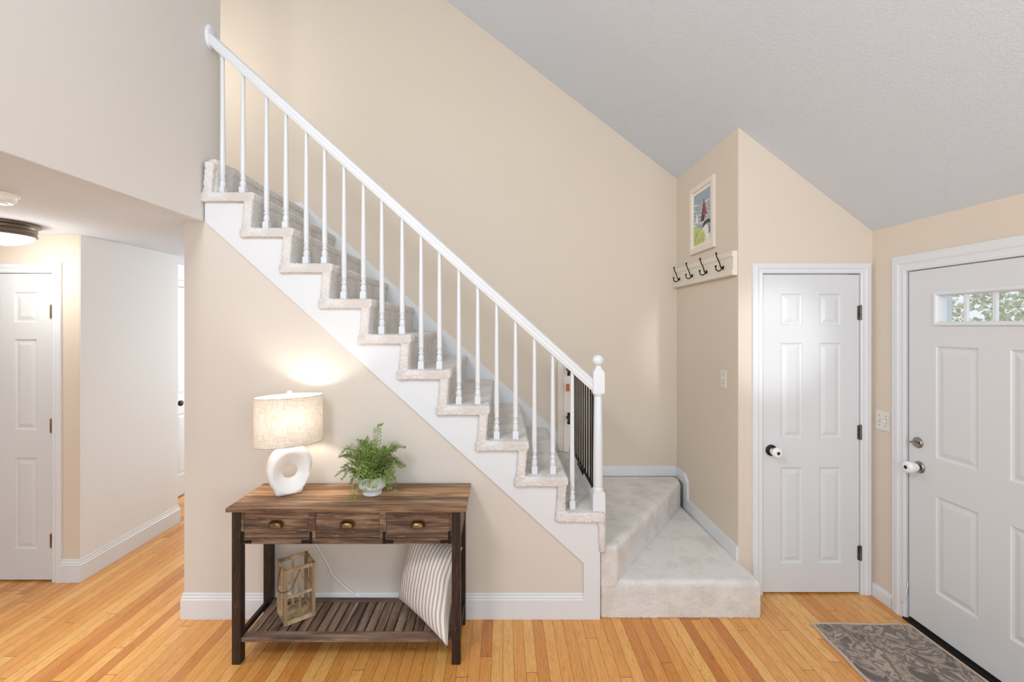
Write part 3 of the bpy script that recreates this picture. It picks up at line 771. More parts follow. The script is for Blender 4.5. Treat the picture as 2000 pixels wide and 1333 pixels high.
# ------------------------------------------------------------------ safety gate across the foot of the stairs
GX = 0.545
gate = tag(empty('safety_gate', (GX, 3.2, zk(3))), 'black metal baby gate with thin vertical bars behind the newel post', 'baby gate')
bpy.context.view_layer.update()
y0, y1, zb, zt = 2.745, 3.60, 0.735, 1.34
bm = BB(); tube(bm, [(GX, y0, zb), (GX, y1, zb)], 0.009); tube(bm, [(GX, y0, zt), (GX, y1, zt)], 0.010)
tube(bm, [(GX, y0, zb-0.01), (GX, y0, zt+0.01)], 0.010); tube(bm, [(GX, y1, zb-0.01), (GX, y1, zt+0.01)], 0.010)
child(obj('gate_frame', bm, 'black', smooth=True), gate)
n = 10
for i in range(1, n):
    y = y0+(y1-y0)*i/n
    bm = BB(); tube(bm, [(GX, y, zb), (GX, y, zt)], 0.0052); child(obj('bar', bm, 'black', smooth=True), gate)
bm = BB(); tube(bm, [(GX-0.006, y0+0.30, zb-0.004), (GX-0.006, y0+0.47, zb-0.004)], 0.015); tube(bm, [(GX-0.006, y0+0.30, zb+0.02), (GX-0.006, y0+0.30, zb-0.025)], 0.010)
child(obj('latch', bm, 'black', smooth=True), gate)
bm = BB(); box(bm, GX-0.008, GX+0.008, y0, y1+0.1, zk(3)-0.01, zb-0.012); tag(child(obj('kick_board', bm, 'trim'), gate), 'white board under the gate')
for z in (1.335, 0.93):
    bm = BB(); tube(bm, [(GX, 3.60, z), (GX, 3.885, z)], 0.008); lathe(bm, [(0.012, -0.045), (0.014, -0.03), (0.010, -0.02), (0.014, 0.0), (0.012, 0.05)], (GX+0.006, 3.80, z), 12)
    child(obj('hinge_arm', bm, 'black', smooth=True), gate)
bm = BB(); box(bm, GX-0.014, GX+0.012, 3.795, 3.812, 1.16, 1.22); tag(child(obj('latch_tag', bm, 'orange'), gate), 'small orange tag')
bm = BB(); box(bm, 0.470, 0.520, BY-0.028, BY-0.002, zk(3)+0.005, 1.40); box(bm, 0.520, 0.575, BY-0.045, BY-0.002, zk(3)+0.005, 1.40)
tag(child(obj('mounting_board', bm, 'frame', bevel=0.002, seg=1), gate), 'cream board fixed to the wall')

# ================================================================== WALL THINGS
# coat rack on hook wall (faces -x). local frame: place in world directly
rack = tag(empty('coat_rack', (HX, 3.4, 2.11)), 'cream wooden coat rack board with four black double hooks', 'coat rack')
bpy.context.view_layer.update()
bm = BB(); fx = 1.463
prism(bm, [(HX-0.001, 2.032), (1.468, 2.032), (fx, 2.038), (fx, 2.066), (fx+0.006, 2.069), (fx+0.006, 2.150), (fx, 2.153), (fx, 2.180), (1.468, 2.1875), (HX-0.001, 2.1875)], 'y', 2.903, BY-0.003)
child(obj('backboard', bm, 'frame'), rack)
for Y in (3.78, 3.527, 3.279, 3.033):
    bm = BB(); f = fx+0.006
    lathe(bm, [(0.013, 0), (0.013, -0.003), (0.009, -0.007), (0.004, -0.008)], (f, Y, 2.095), 16, 'x')
    up = spline([(f-0.004, Y, 2.095), (f-0.016, Y, 2.096), (f-0.022, Y, 2.118), (f-0.030, Y, 2.140), (f-0.040, Y, 2.160), (f-0.046, Y, 2.180), (f-0.047, Y, 2.190)], 5)
    dn = spline([(f-0.008, Y, 2.094), (f-0.016, Y, 2.080), (f-0.030, Y, 2.073), (f-0.044, Y, 2.078), (f-0.050, Y, 2.092), (f-0.050, Y, 2.104)], 5)
    tube(bm, up, 0.0042); tube(bm, dn, 0.0042)
    for p in (up[-1], dn[-1]): bmesh.ops.create_uvsphere(bm, u_segments=12, v_segments=8, radius=0.0075, matrix=Matrix.Translation(p))
    child(obj('hook', bm, 'black', smooth=True), rack)

# framed print
pic = tag(empty('framed_picture', (HX, 3.405, 2.52)), 'cream framed seaside print of a rust red sail above a green bush', 'picture')
bpy.context.view_layer.update()
py0, py1, pz0, pz1 = 3.200, 3.609, 2.264, 2.777
bm = BB()
rings = []
for ins, x in ((0, HX-0.001), (0, HX-0.018), (0.004, HX-0.020), (0.036, HX-0.020), (0.040, HX-0.016), (0.042, HX-0.008)):
    rings.append([bm.verts.new(p) for p in ((x, py0+ins, pz0+ins), (x, py1-ins, pz0+ins), (x, py1-ins, pz1-ins), (x, py0+ins, pz1-ins))])
for A, B in zip(rings, rings[1:]):
    for i in range(4): bm.faces.new((A[i], A[(i+1) % 4], B[(i+1) % 4], B[i]))
bm.faces.new(rings[0])
child(obj('picture_frame', bm, 'frame'), pic)
bm = BB()
a0, a1, b0, b1 = py1-0.042, py0+0.042, pz0+0.042, pz1-0.042   # a: left->right (far->near)
def AR(u, v): return (a0+(a1-a0)*u, b0+(b1-b0)*v)
def shape(pts, mi, layer):
    x = HX-0.0085-0.0003*layer
    vs = [bm.verts.new((x, *AR(*p))) for p in pts]
    f = bm.faces.new(vs); f.material_index = mi
shape([(0, 0), (1, 0), (1, 1), (0, 1)], 0, 0)
shape([(0.07, 0.05), (0.93, 0.05), (0.93, 0.95), (0.07, 0.95)], 1, 1)          # sky
shape([(0.07, 0.05), (0.93, 0.05), (0.93, 0.42), (0.6, 0.44), (0.07, 0.40)], 7, 2)   # sea
def wave(v0, th, ph, mi=2, L=3, u0=0.07, u1=0.93):
    up = [(u0+(u1-u0)*i/24, v0+0.018*math.sin(ph+i*0.55)+0.010*math.sin(ph*2+i*1.3)+th*(0.5+0.5*math.sin(i*0.4+ph))) for i in range(25)]
    lo = [(u0+(u1-u0)*i/24, v0+0.018*math.sin(ph+i*0.55)+0.010*math.sin(ph*2+i*1.3)-0.004) for i in range(25)]
    shape(lo+up[::-1], mi, L)
for v0, th, ph in ((0.74, 0.020, 0.3), (0.66, 0.012, 1.7), (0.60, 0.010, 2.9), (0.545, 0.014, 4.0), (0.49, 0.012, 5.2), (0.44, 0.014, 0.9), (0.39, 0.05, 2.2)): wave(v0, th, ph)
shape([(0.50, 0.42), (0.44, 0.42), (0.60, 0.80), (0.62, 0.80), (0.66, 0.50), (0.62, 0.42)], 4, 4)
shape([(0.55, 0.52), (0.61, 0.82), (0.76, 0.51)], 3, 5)
shape([(0.18, 0.42), (0.20, 0.64), (0.34, 0.44)], 2, 4)
shape([(0.52, 0.30), (0.60, 0.40), (0.78, 0.42), (0.93, 0.40), (0.93, 0.34), (0.75, 0.36), (0.62, 0.32)], 4, 5)
shape([(0.50, 0.10), (0.55, 0.30), (0.68, 0.36), (0.80, 0.32), (0.86, 0.22), (0.93, 0.20), (0.93, 0.05), (0.5, 0.05)], 2, 4)
shape([(0.84, 0.16), (0.93, 0.18), (0.93, 0.28), (0.86, 0.27)], 6, 5)
bush = [(0.07, 0.05), (0.62, 0.05)] + [(0.07+0.62*math.cos(t), 0.10+0.27*math.sin(t)*(1+0.06*math.sin(9*t))) for t in [i*PI/2/14 for i in range(15)]]
shape(bush, 5, 6)
for i in range(26):
    u, v = random.uniform(0.1, 0.55), random.uniform(0.08, 0.30)
    shape([(u, v), (u+0.03, v+0.03), (u+0.035, v+0.024), (u+0.01, v-0.004)], 4 if i % 3 else 2, 7)
o = obj('art_print', bm, ['matte', 'sky_ink', 'white_ink', 'red_ink', 'brown_ink', 'green_ink', 'blue_ink', 'sky_ink']); child(o, pic)

# switches
def switch_plate(name, loc, rz, gangs, label):
    e = tag(empty(name, loc, rz), label, 'light switch')
    w = 0.070 if gangs == 1 else 0.100
    bm = BB(); box(bm, -w/2, w/2, -0.006, 0, -0.060, 0.060); obj('cover_plate', bm, 'ivory', e, bevel=0.003)
    for i in range(gangs):
        x = 0 if gangs == 1 else (-0.023, 0.023)[i]
        bm = BB(); prism(bm, [(-0.006, -0.010), (-0.016, 0.006 if i == 0 else -0.010), (-0.014, 0.012 if i == 0 else -0.004), (-0.006, 0.010)], 'x', x-0.004, x+0.004)
        obj('toggle', bm, 'plastic', e)
        bm = BB(); box(bm, x-0.0058, x+0.0058, -0.0066, -0.0055, -0.012, 0.012)
        for z in (-0.030, 0.030): lathe(bm, [(0.003, -0.0072), (0.003, -0.0055)], (x, 0, z), 10, 'y')
        tag(obj('switch_slot', bm, 'hinge_dark', e), 'dark slot and screws')
    return e
switch_plate('light_switch', (EX, 2.8125, 1.122), -PI/2, 2, 'double switch plate on the wall beside the entry door')
switch_plate('light_switch', (HX, 3.083, 1.347), -PI/2, 1, 'single switch plate on the wall below the coat hooks')

# hall ceiling light + smoke detector
cl = tag(empty('ceiling_light', (-2.97, 2.68, HZ)), 'round flush ceiling light with bronze rim and lit glass bowl', 'ceiling light')
bm = BB(); lathe(bm, [(0.178, -0.0005), (0.182, -0.006), (0.182, -0.014), (0.166, -0.022), (0.163, -0.034), (0.166, -0.040), (0.160, -0.048), (0.162, -0.060), (0.168, -0.070), (0.162, -0.076), (0.150, -0.076)], (0, 0, 0), 48)
obj('rim', bm, 'bronze', cl, angle=0.5)
bm = BB(); lathe(bm, [(0.155*math.cos(t), -0.074-0.055*math.sin(t)) for t in [i*PI/2/8 for i in range(8)]]+[(0.01, -0.129)], (0, 0, 0), 40); obj('glass_bowl', bm, 'diffuser', cl, smooth=True)
sd = tag(empty('smoke_detector', (-2.315, 2.09, HZ)), 'small white smoke detector on the hall ceiling', 'smoke detector')
bm = BB(); lathe(bm, [(0.070, -0.0005), (0.070, -0.010), (0.062, -0.014), (0.060, -0.020), (0.058, -0.034), (0.046, -0.042)], (0, 0, 0), 36); obj('detector_body', bm, 'plastic', sd, angle=0.5)
bm = BB(); lathe(bm, [(0.030, -0.0415), (0.030, -0.046), (0.02, -0.048)], (0, 0, 0), 24); obj('vent_cap', bm, 'plastic', sd, angle=0.5)

# ================================================================== CONSOLE TABLE
CT = tag(empty('console_table', (-0.784, 2.455, 0)), 'rustic reclaimed wood console table with three drawers and a slatted shelf', 'console table')
bpy.context.view_layer.update()
TX0, TX1, TY0, TY1, TZ = -1.384, -0.184, 2.270, 2.638, 0.795
def cpart(name, bm, mat, bevel=0.0015, parent=None, angle=None, smooth=False):
    o = obj(name, bm, mat, bevel=bevel, seg=1, angle=angle, smooth=smooth); return child(o, parent or CT)
bm = BB(); ys = [TY0, 2.352, 2.436, 2.528, TY1]
for i in range(4): box(bm, TX0, TX1, ys[i]+(0.0008 if i else 0), ys[i+1]-(0.0008 if i < 3 else 0), TZ-0.018, TZ-(0.0, 0.0012, 0.0004, 0.0008)[i])
cpart('tabletop', bm, 'wood_top')
for (x0, x1) in ((-1.364, -1.321), (-0.257, -0.214)):
    for (ya, yb) in ((2.291, 2.333), (2.594, 2.636)):
        bm = BB(); box(bm, x0, x1, ya, yb, 0, TZ-0.018); cpart('leg', bm, 'wood_z', 0.002)
# aprons and drawer dividers
AZ0, AZ1 = 0.606, TZ-0.018
bm = BB()
box(bm, -1.321, -0.257, 2.296, 2.320, AZ0, AZ0+0.030)
box(bm, -1.321, -1.306, 2.296, 2.320, AZ0+0.030, AZ1); box(bm, -0.980, -0.945, 2.296, 2.320, AZ0+0.030, AZ1)
box(bm, -0.622, -0.588, 2.296, 2.320, AZ0+0.030, AZ1); box(bm, -0.268, -0.257, 2.296, 2.320, AZ0+0.030, AZ1)
box(bm, -1.306, -0.268, 2.296, 2.320, AZ1-0.006, AZ1)
cpart('front_apron', bm, 'wood_x')
bm = BB(); box(bm, -1.321, -0.257, 2.612, 2.630, AZ0, AZ1); cpart('back_apron', bm, 'wood_x')
for x0 in (-1.356, -0.236):
    bm = BB(); box(bm, x0, x0+0.018, 2.333, 2.594, AZ0, AZ1); cpart('side_apron', bm, 'wood_y')
bm = BB(); box(bm, -1.321, -0.257, 2.322, 2.612, AZ0+0.002, AZ0+0.012); cpart('drawer_bottom', bm, 'wood_x')
for (x0, x1) in ((-1.304, -0.982), (-0.943, -0.624), (-0.586, -0.270)):
    bm = BB(); zc = (AZ0+0.030+AZ1)/2
    zz = [AZ0+0.032, AZ0+0.032+0.046, AZ0+0.032+0.094, AZ1-0.008]
    for i in range(3): box(bm, x0, x1, 2.298, 2.330, zz[i]+0.0003, zz[i+1]-0.0003)
    dr = cpart('drawer', bm, 'wood_x', 0.0008)
    # bin pull: flanged cup
    bm = BB(); xc = (x0+x1)/2; zc = AZ0+0.030+0.074
    outer = [(-0.043, -0.002), (-0.024, 0.019), (0.024, 0.019), (0.043, -0.002), (0.036, -0.004), (-0.036, -0.004)]
    prism(bm, [(xc+a, zc+b) for a, b in outer], 'y', 2.2955, 2.298)
    NU, NV = 16, 7; G = []
    for j in range(NV+1):
        row = []
        for i in range(NU+1):
            u = i/NU*2-1; t = j/NV*PI/2
            e = math.sqrt(max(0, 1-abs(u)**3.2))
            row.append(bm.verts.new((xc+u*0.036, 2.2955-0.026*e*math.sin(t), zc-0.013+0.028*e*math.cos(t))))
        G.append(row)
    for j in range(NV):
        for i in range(NU):
            try: bm.faces.new((G[j][i], G[j][i+1], G[j+1][i+1], G[j+1][i]))
            except ValueError: pass
    bmesh.ops.remove_doubles(bm, verts=bm.verts, dist=1e-5)
    o = obj('cup_pull', bm, 'brass', angle=0.6); bpy.context.view_layer.update(); child(o, dr); tag(o, 'antique brass cup pull')
for x, sgn in ((-1.320, 1), (-0.962, -1), (-0.605, 1), (-0.262, -1)):
    bm = BB(); x0, x1 = (x, x+0.052) if sgn > 0 else (x-0.052, x)
    box(bm, x-(0.0 if sgn > 0 else 0.013), x+(0.013 if sgn > 0 else 0), 2.2925, 2.296, AZ0+0.002, AZ0+0.064)
    xa, xb = (x+0.013, x+0.052) if sgn > 0 else (x-0.052, x-0.013)
    box(bm, xa, xb, 2.2925, 2.296, AZ0+0.006, AZ0+0.020)
    for (u, w) in ((x+0.0065*sgn, AZ0+0.054), (x+0.044*sgn, AZ0+0.013)):
        lathe(bm, [(0.005, 2.2930), (0.005, 2.2905), (0.003, 2.2895)], (u, 0, w), 10, 'y')
    tag(cpart('corner_bracket', bm, 'bracket', 0), 'black iron corner bracket')
# shelf
SZ = 0.130
bm = BB(); box(bm, -1.321, -0.257, 2.298, 2.350, SZ-0.020, SZ); cpart('shelf_rail', bm, 'wood_sx', 0.002)
bm = BB(); box(bm, -1.321, -0.257, 2.603, 2.638, SZ-0.020, SZ+0.002); cpart('shelf_rail', bm, 'wood_sx', 0.002)
for x0 in (-1.362, -0.240):
    bm = BB(); box(bm, x0+0.004, x0+0.022, 2.333, 2.594, SZ-0.024, SZ+0.004); cpart('shelf_side_rail', bm, 'wood_z')
x = -1.315
i = 0
while x < -0.275:
    bm = BB(); box(bm, x, x+0.0405, 2.350, 2.603, SZ-0.022, SZ-0.002-random.random()*0.002); cpart('shelf_slat', bm, 'wood_y', 0.001); x += 0.0503
for k_, xx in enumerate((-1.1, -0.5)):
    bm = BB(); box(bm, xx-0.015, xx+0.015, 2.35, 2.603, SZ-0.036, SZ-0.0225); cpart('shelf_bearer', bm, 'wood_y')

# ================================================================== TABLE LAMP
LA = math.radians(34)
lamp = tag(empty('table_lamp', (-1.163, 2.480, TZ), LA), 'white sculptural ring lamp with an oval linen shade, switched on', 'table lamp')
OFF = 0.0
bm = BB()
# outline (u, v) of the pebble, v up from table; from photo
cu, cv = 0.002, 0.122
out = [(-0.058, 0.000), (-0.068, 0.004), (-0.073, 0.014), (-0.080, 0.034), (-0.098, 0.070), (-0.110, 0.110), (-0.113, 0.145), (-0.104, 0.190), (-0.085, 0.225), (-0.050, 0.254), (0.0, 0.266), (0.052, 0.256),
       (0.088, 0.228), (0.108, 0.190), (0.113, 0.155), (0.105, 0.120), (0.088, 0.085), (0.076, 0.055), (0.067, 0.028), (0.063, 0.012), (0.058, 0.003), (0.050, 0.000)]
bot = [(0.03, -0.000), (-0.005, -0.000), (-0.04, -0.000)]
pts = [Vector((q.x, q.y)) for q in spline([(a, b, 0) for a, b in out], 5)]
# resample by angle around centre
def radius_at(a):
    d = Vector((math.cos(a), math.sin(a))); c = Vector((cu, cv)); P = pts + [Vector(b) for b in bot]
    best = None
    for i in range(len(P)):
        p, q = P[i]-c, P[(i+1) % len(P)]-c
        den = d.x*(q.y-p.y)-d.y*(q.x-p.x)
        if abs(den) < 1e-9: continue
        t = (p.x*(q.y-p.y)-p.y*(q.x-p.x))/den; s = (p.x*d.y-p.y*d.x)/den
        if t > 0 and -1e-6 <= s <= 1+1e-6 and (best is None or t > best): best = t
    return best or 0.1
NA = 128
D0 = 0.046
rows = []
for i in range(NA):
    a = 2*PI*i/NA; ro = radius_at(a); dx, dz = math.cos(a), math.sin(a)
    rh = 0.037
    rm = min(0.93*ro, 1/math.sqrt((dx/0.087)**2+(dz/0.104)**2))      # rim of the dished face
    mid = 1.0
    prof = [(ro, 0.0), (ro*0.995, D0*0.45), (ro*0.965, D0*0.8), (rm+0.006, D0*1.0), (rm, D0*0.985), ((rm+rh)/2, D0*0.55), (rh+0.006, D0*0.24), (rh, D0*0.12), (rh, 0)]
    full = prof + [(r, -y) for r, y in prof[-2:0:-1]]
    rows.append([bm.verts.new((cu+r*dx, -y, max(0.0005, cv+r*dz))) for r, y in full])
K = len(rows[0])
for i in range(NA):
    A, B = rows[i], rows[(i+1) % NA]
    for j in range(K): bm.faces.new((A[j], A[(j+1) % K], B[(j+1) % K], B[j]))
lb = obj('lamp_base', bm, 'ceramic', lamp, smooth=True); lb.data.set_sharp_from_angle(angle=1.25)
bm = BB(); lathe(bm, [(0.016, 0.262), (0.016, 0.272), (0.008, 0.275), (0.008, 0.330), (0.014, 0.332), (0.014, 0.372), (0.005, 0.374), (0.005, 0.378)], (0, 0, 0), 16)
obj('lamp_stem', bm, 'nickel', lamp, angle=0.5)
bm = BB(); lathe(bm, [(0.012, 0.374), (0.022, 0.395), (0.029, 0.420), (0.026, 0.443), (0.012, 0.458)], (0, 0, 0), 20); obj('light_bulb', bm, 'bulb', lamp, smooth=True).visible_shadow = True
# shade (elliptic)
SH0, SH1 = 1.068-TZ, 1.325-TZ; SA, SBb = 0.172, 0.102
bm = BB()
nE = 72
def ell(a, b, z): return [bm.verts.new((a*math.cos(2*PI*i/nE), b*math.sin(2*PI*i/nE), z)) for i in range(nE)]
o0, o1 = ell(SA, SBb, SH0), ell(SA, SBb, SH1)
for i in range(nE): bm.faces.new((o0[i], o0[(i+1) % nE], o1[(i+1) % nE], o1[i]))
sh = obj('lamp_shade', bm, 'linen', lamp, smooth=True)
for z in (SH0, SH1):
    bm = BB(); r = [Vector((SA*math.cos(2*PI*i/nE), SBb*math.sin(2*PI*i/nE), z)) for i in range(nE+1)]
    tube(bm, r, 0.0016, 6)
    obj('shade_rim', bm, 'linen_edge', sh, smooth=True)
bm = BB(); zs_ = SH1-0.030
for s in (-1, 1): tube(bm, [(0, 0, zs_), (s*SA*0.99, 0, zs_+0.020), (s*SA*0.995, 0, SH1-0.003)], 0.0014, 6)
tube(bm, [(0, -SBb*0.99, SH1-0.008), (0, 0, zs_), (0, SBb*0.99, SH1-0.008)], 0.0014, 6)
for s in (-1, 1): tube(bm, spline([(0, 0.016*s, 0.340), (0, 0.052*s, 0.39), (0, 0.050*s, 0.45), (0, 0.006*s, zs_)], 6), 0.0018, 6)
obj('shade_spider', bm, 'nickel', lamp, smooth=True)
bm = BB(); lathe(bm, [(0.005, zs_), (0.0135, zs_+0.004), (0.0145, zs_+0.030), (0.0135, zs_+0.038), (0.014, zs_+0.042), (0.0145, zs_+0.052), (0.010, zs_+0.060), (0.003, zs_+0.063)], (0, 0, 0), 20)
tag(obj('finial', bm, 'plastic', lamp, smooth=True), 'pale translucent finial')

# ================================================================== FERN
PX, PY = -0.709, 2.475
fern = tag(empty('potted_fern', (PX, PY, TZ)), 'feathery green fern in a white footed pot on the console table', 'potted plant')
bm = BB()
lathe(bm, [(0.046, 0.0), (0.049, 0.003), (0.050, 0.020), (0.052, 0.024), (0.066, 0.036), (0.072, 0.046), (0.0725, 0.100), (0.070, 0.102), (0.067, 0.100), (0.066, 0.080), (0.02, 0.078)], (0, 0, 0), 48)
obj('pot', bm, 'pot', fern, angle=0.5)
bm = BB(); lathe(bm, [(0.066, 0.082), (0.05, 0.090), (0.02, 0.094)], (0, 0, 0), 24); obj('soil', bm, 'soil', fern)
rnd = random.Random(21)
def leaflet(bm, p, d, nrm, s):
    d = d.normalized(); side = d.cross(nrm).normalized(); nn = side.cross(d)
    c = [(0, 0), (0.35, 0.42), (0.8, 0.5), (1.05, 0.18), (1.05, -0.18), (0.8, -0.5), (0.35, -0.42)]
    vs = [bm.verts.new(p + d*a*s + side*b*s + nn*(0.18*s*abs(b))) for a, b in c]
    bm.faces.new(vs).material_index = 0
def frond(az, reach, rise, droop, L=1.0):
    bm = BB()
    d = Vector((math.cos(az), math.sin(az), 0)); r0 = rnd.uniform(0.005, 0.035)
    p0 = d*r0 + Vector((0, 0, 0.085))
    p1 = d*(r0+reach*0.3) + Vector((rnd.uniform(-.01, .01), rnd.uniform(-.01, .01), 0.085+rise*0.65))
    p2 = d*(r0+reach*0.68) + Vector((rnd.uniform(-.01, .01), rnd.uniform(-.01, .01), 0.085+rise))
    p3 = d*(r0+reach) + Vector((rnd.uniform(-.015, .015), rnd.uniform(-.015, .015), 0.085+rise-droop))
    st = spline([p0, p1, p2, p3], 7); n = len(st)
    tube(bm, st, 0.001, 4, mi=1, radii=[0.0013*(1-0.7*i/n) for i in range(n)])
    for i in range(4, n):
        t = i/n; tan = (st[min(i+1, n-1)]-st[i-1]).normalized()
        side = tan.cross(Vector((0, 0, 1)))
        if side.length < 0.2: side = Vector((1, 0.3, 0))
        side.normalize(); nrm = side.cross(tan).normalized()
        bl = 0.052*math.sin(PI*min(1, 0.18+0.80*t))**0.8*L*(1.1-0.25*t)
        for s in (-1, 1):
            bd = (side*s + tan*0.75 + nrm*rnd.uniform(-0.25, 0.25)).normalized()
            q = st[i] + tan*rnd.uniform(-0.004, 0.004)
            e = q+bd*bl
            tube(bm, [q, e], 0.0005, 3, mi=1)
            m = max(2, int(bl/0.0085))
            for j in range(1, m+1):
                b = q+bd*bl*j/m
                for s2 in (-1, 1):
                    ld = (tan*s2*0.9 + bd*0.5 + nrm*rnd.uniform(-0.5, 0.5))
                    leaflet(bm, b, ld, nrm+Vector((rnd.uniform(-.5, .5), rnd.uniform(-.5, .5), 0)), rnd.uniform(0.0042, 0.0072))
        leaflet(bm, st[i], tan, nrm, 0.006)
    me = obj('frond', bm, ['leaf', 'stem'], fern)
    return me
frond(0.2, 0.03, 0.27, -0.02, 0.42)
specs = []
for i in range(11): specs.append((2*PI*i/11+rnd.uniform(-.2, .2), rnd.uniform(0.11, 0.155), rnd.uniform(0.06, 0.13), rnd.uniform(0.0, 0.07)))
for i in range(10): specs.append((2*PI*i/10+rnd.uniform(-.25, .25), rnd.uniform(0.04, 0.10), rnd.uniform(0.12, 0.19), rnd.uniform(-0.01, 0.04)))
for i in range(7): specs.append((2*PI*i/7+rnd.uniform(-.25, .25)+0.3, rnd.uniform(0.09, 0.12), rnd.uniform(0.03, 0.06), rnd.uniform(0.05, 0.10)))
specs += [(-0.35, 0.175, 0.09, 0.01), (0.5, 0.15, 0.15, 0.0), (2.9, 0.175, 0.12, 0.02), (3.3, 0.175, 0.06, 0.04), (-2.3, 0.10, 0.04, 0.13), (-0.5, 0.13, 0.04, 0.08), (3.0, 0.16, 0.16, 0.04)]
for a, r, h, dp in specs:
    if math.sin(a)*r > 0.12: r = 0.12/math.sin(a)
    frond(a, r, h, dp)

# ================================================================== LANTERN
LZ = SZ
c0 = Vector((-1.143, 2.378)); ax = Vector((0.127, 0.100)).normalized(); ay = Vector((-ax.y, ax.x))
lan = tag(empty('lantern', (c0.x, c0.y, LZ+0.0005), math.atan2(ax.y, ax.x)), 'open wooden lantern with window pane sides on the console shelf', 'lantern')
LW, LH, pt = 0.158, 0.292, 0.017
for (x, y) in ((0, 0), (LW-pt, 0), (LW-pt, LW-pt), (0, LW-pt)):
    bm = BB(); box(bm, x, x+pt, y, y+pt, 0, LH); obj('corner_post', bm, 'pale_wood', lan, bevel=0.0012, seg=1)
def side_parts(fn):
    for z0, z1 in ((0, 0.020), (LH/2-0.006, LH/2+0.006), (LH-0.018, LH)):
        bm = BB(); fn(bm, pt, LW-pt, z0, z1, 0.002); obj('crossbar', bm, 'pale_wood', lan)
    bm = BB(); fn(bm, LW/2-0.006, LW/2+0.006, 0.020, LH-0.018, 0.003); obj('muntin', bm, 'pale_wood', lan)
    bm = BB(); fn(bm, pt, LW-pt, 0.020, LH-0.018, 0.0075); obj('glass_pane', bm, 'glass', lan)
def thick(i): return 0.013 - 2*i if i < 0.005 else 0.001
side_parts(lambda bm, a, b, z0, z1, i: box(bm, a, b, i, i+thick(i), z0, z1))
side_parts(lambda bm, a, b, z0, z1, i: box(bm, a, b, LW-i-thick(i), LW-i, z0, z1))
side_parts(lambda bm, a, b, z0, z1, i: box(bm, i, i+thick(i), a, b, z0, z1))
side_parts(lambda bm, a, b, z0, z1, i: box(bm, LW-i-thick(i), LW-i, a, b, z0, z1))
bm = BB(); box(bm, pt*0.5, LW-pt*0.5, pt*0.5, LW-pt*0.5, 0.001, 0.012); obj('lantern_floor', bm, 'pale_wood', lan)
bm = BB()
tube(bm, spline([(LW*0.5, -0.003, LH-0.012), (LW*0.34, -0.012, LH-0.052), (0.03, -0.022, LH-0.092), (-0.012, -0.014, LH-0.100), (-0.026, 0.02, LH-0.092), (-0.018, LW*0.3, LH-0.05), (-0.002, LW*0.42, LH-0.02), (0.002, LW*0.5, LH-0.004)], 8), 0.0016, 6)
tag(obj('handle', bm, 'black', lan, smooth=True), 'black wire handle hanging down')

# ================================================================== PILLOW
bm = BB(); uvl = bm.loops.layers.uv.new('UVMap')
P00 = Vector((-0.600, 2.598, SZ+0.020)); P10 = Vector((-0.272, 2.255, SZ-0.022))
P01 = Vector((-0.520, 2.585, 0.585)); P11 = Vector((-0.215, 2.440, 0.520))
Nn = 40
def pil(u, v, s):
    base = P00*(1-u)*(1-v)+P10*u*(1-v)+P01*(1-u)*v+P11*u*v
    # right edge bows behind the front leg
    base += Vector((-0.010, 0.012, 0))*math.sin(PI*v)*u**3
    # sides pulled in between the corners
    a, b = u*2-1, v*2-1
    dv = (P01-P00).normalized(); du = (P10-P00).normalized()
    base += -du*a*0.028*(1-b*b)*abs(a)**2 - dv*b*0.028*(1-a*a)*abs(b)**2
    nrm = du.cross(dv).normalized()
    if nrm.y > 0: nrm = -nrm
    bulge = ((1-abs(a)**2.6)*(1-abs(b)**2.6))**0.62
    th = 0.070*bulge + 0.004*noise.noise(Vector((u*5, v*5, s*3)))*bulge
    wr = 0.006*math.sin(18*v+3*u)*max(0, u-0.6)*2.2*bulge
    return base + nrm*(s*th + wr)
for s in (1, -1):
    G = [[bm.verts.new(pil(i/Nn, j/Nn, s)) for j in range(Nn+1)] for i in range(Nn+1)]
    for i in range(Nn):
        for j in range(Nn):
            f = bm.faces.new((G[i][j], G[i+1][j], G[i+1][j+1], G[i][j+1]))
            for lp, (a, b) in zip(f.loops, ((i, j), (i+1, j), (i+1, j+1), (i, j+1))): lp[uvl].uv = (a/Nn, b/Nn)
bmesh.ops.remove_doubles(bm, verts=bm.verts, dist=1e-4)
pw = obj('throw_pillow', bm, 'stripes', smooth=True)
tag(pw, 'tan and white striped pillow leaning on the console shelf', 'pillow')

# lamp cord
bm = BB()
def wp(px, py, Y): s = F/Y; return Vector(((px-982)/s, Y, CAMH-(py-636)/s))
cy = 2.647
pts_ = [wp(590, 972, cy), wp(596, 1010, cy), wp(612, 1055, cy), wp(630, 1085, cy), wp(643, 1110, cy), wp(650, 1124, cy), wp(668, 1142, cy), wp(685, 1156, cy), wp(700, 1168, cy), wp(716, 1182, cy-0.004)]
tube(bm, spline(pts_, 8), 0.0036, 8)
tag(obj('lamp_cord', bm, 'plastic', smooth=True), 'white cord hanging down the wall behind the console table', 'cord')

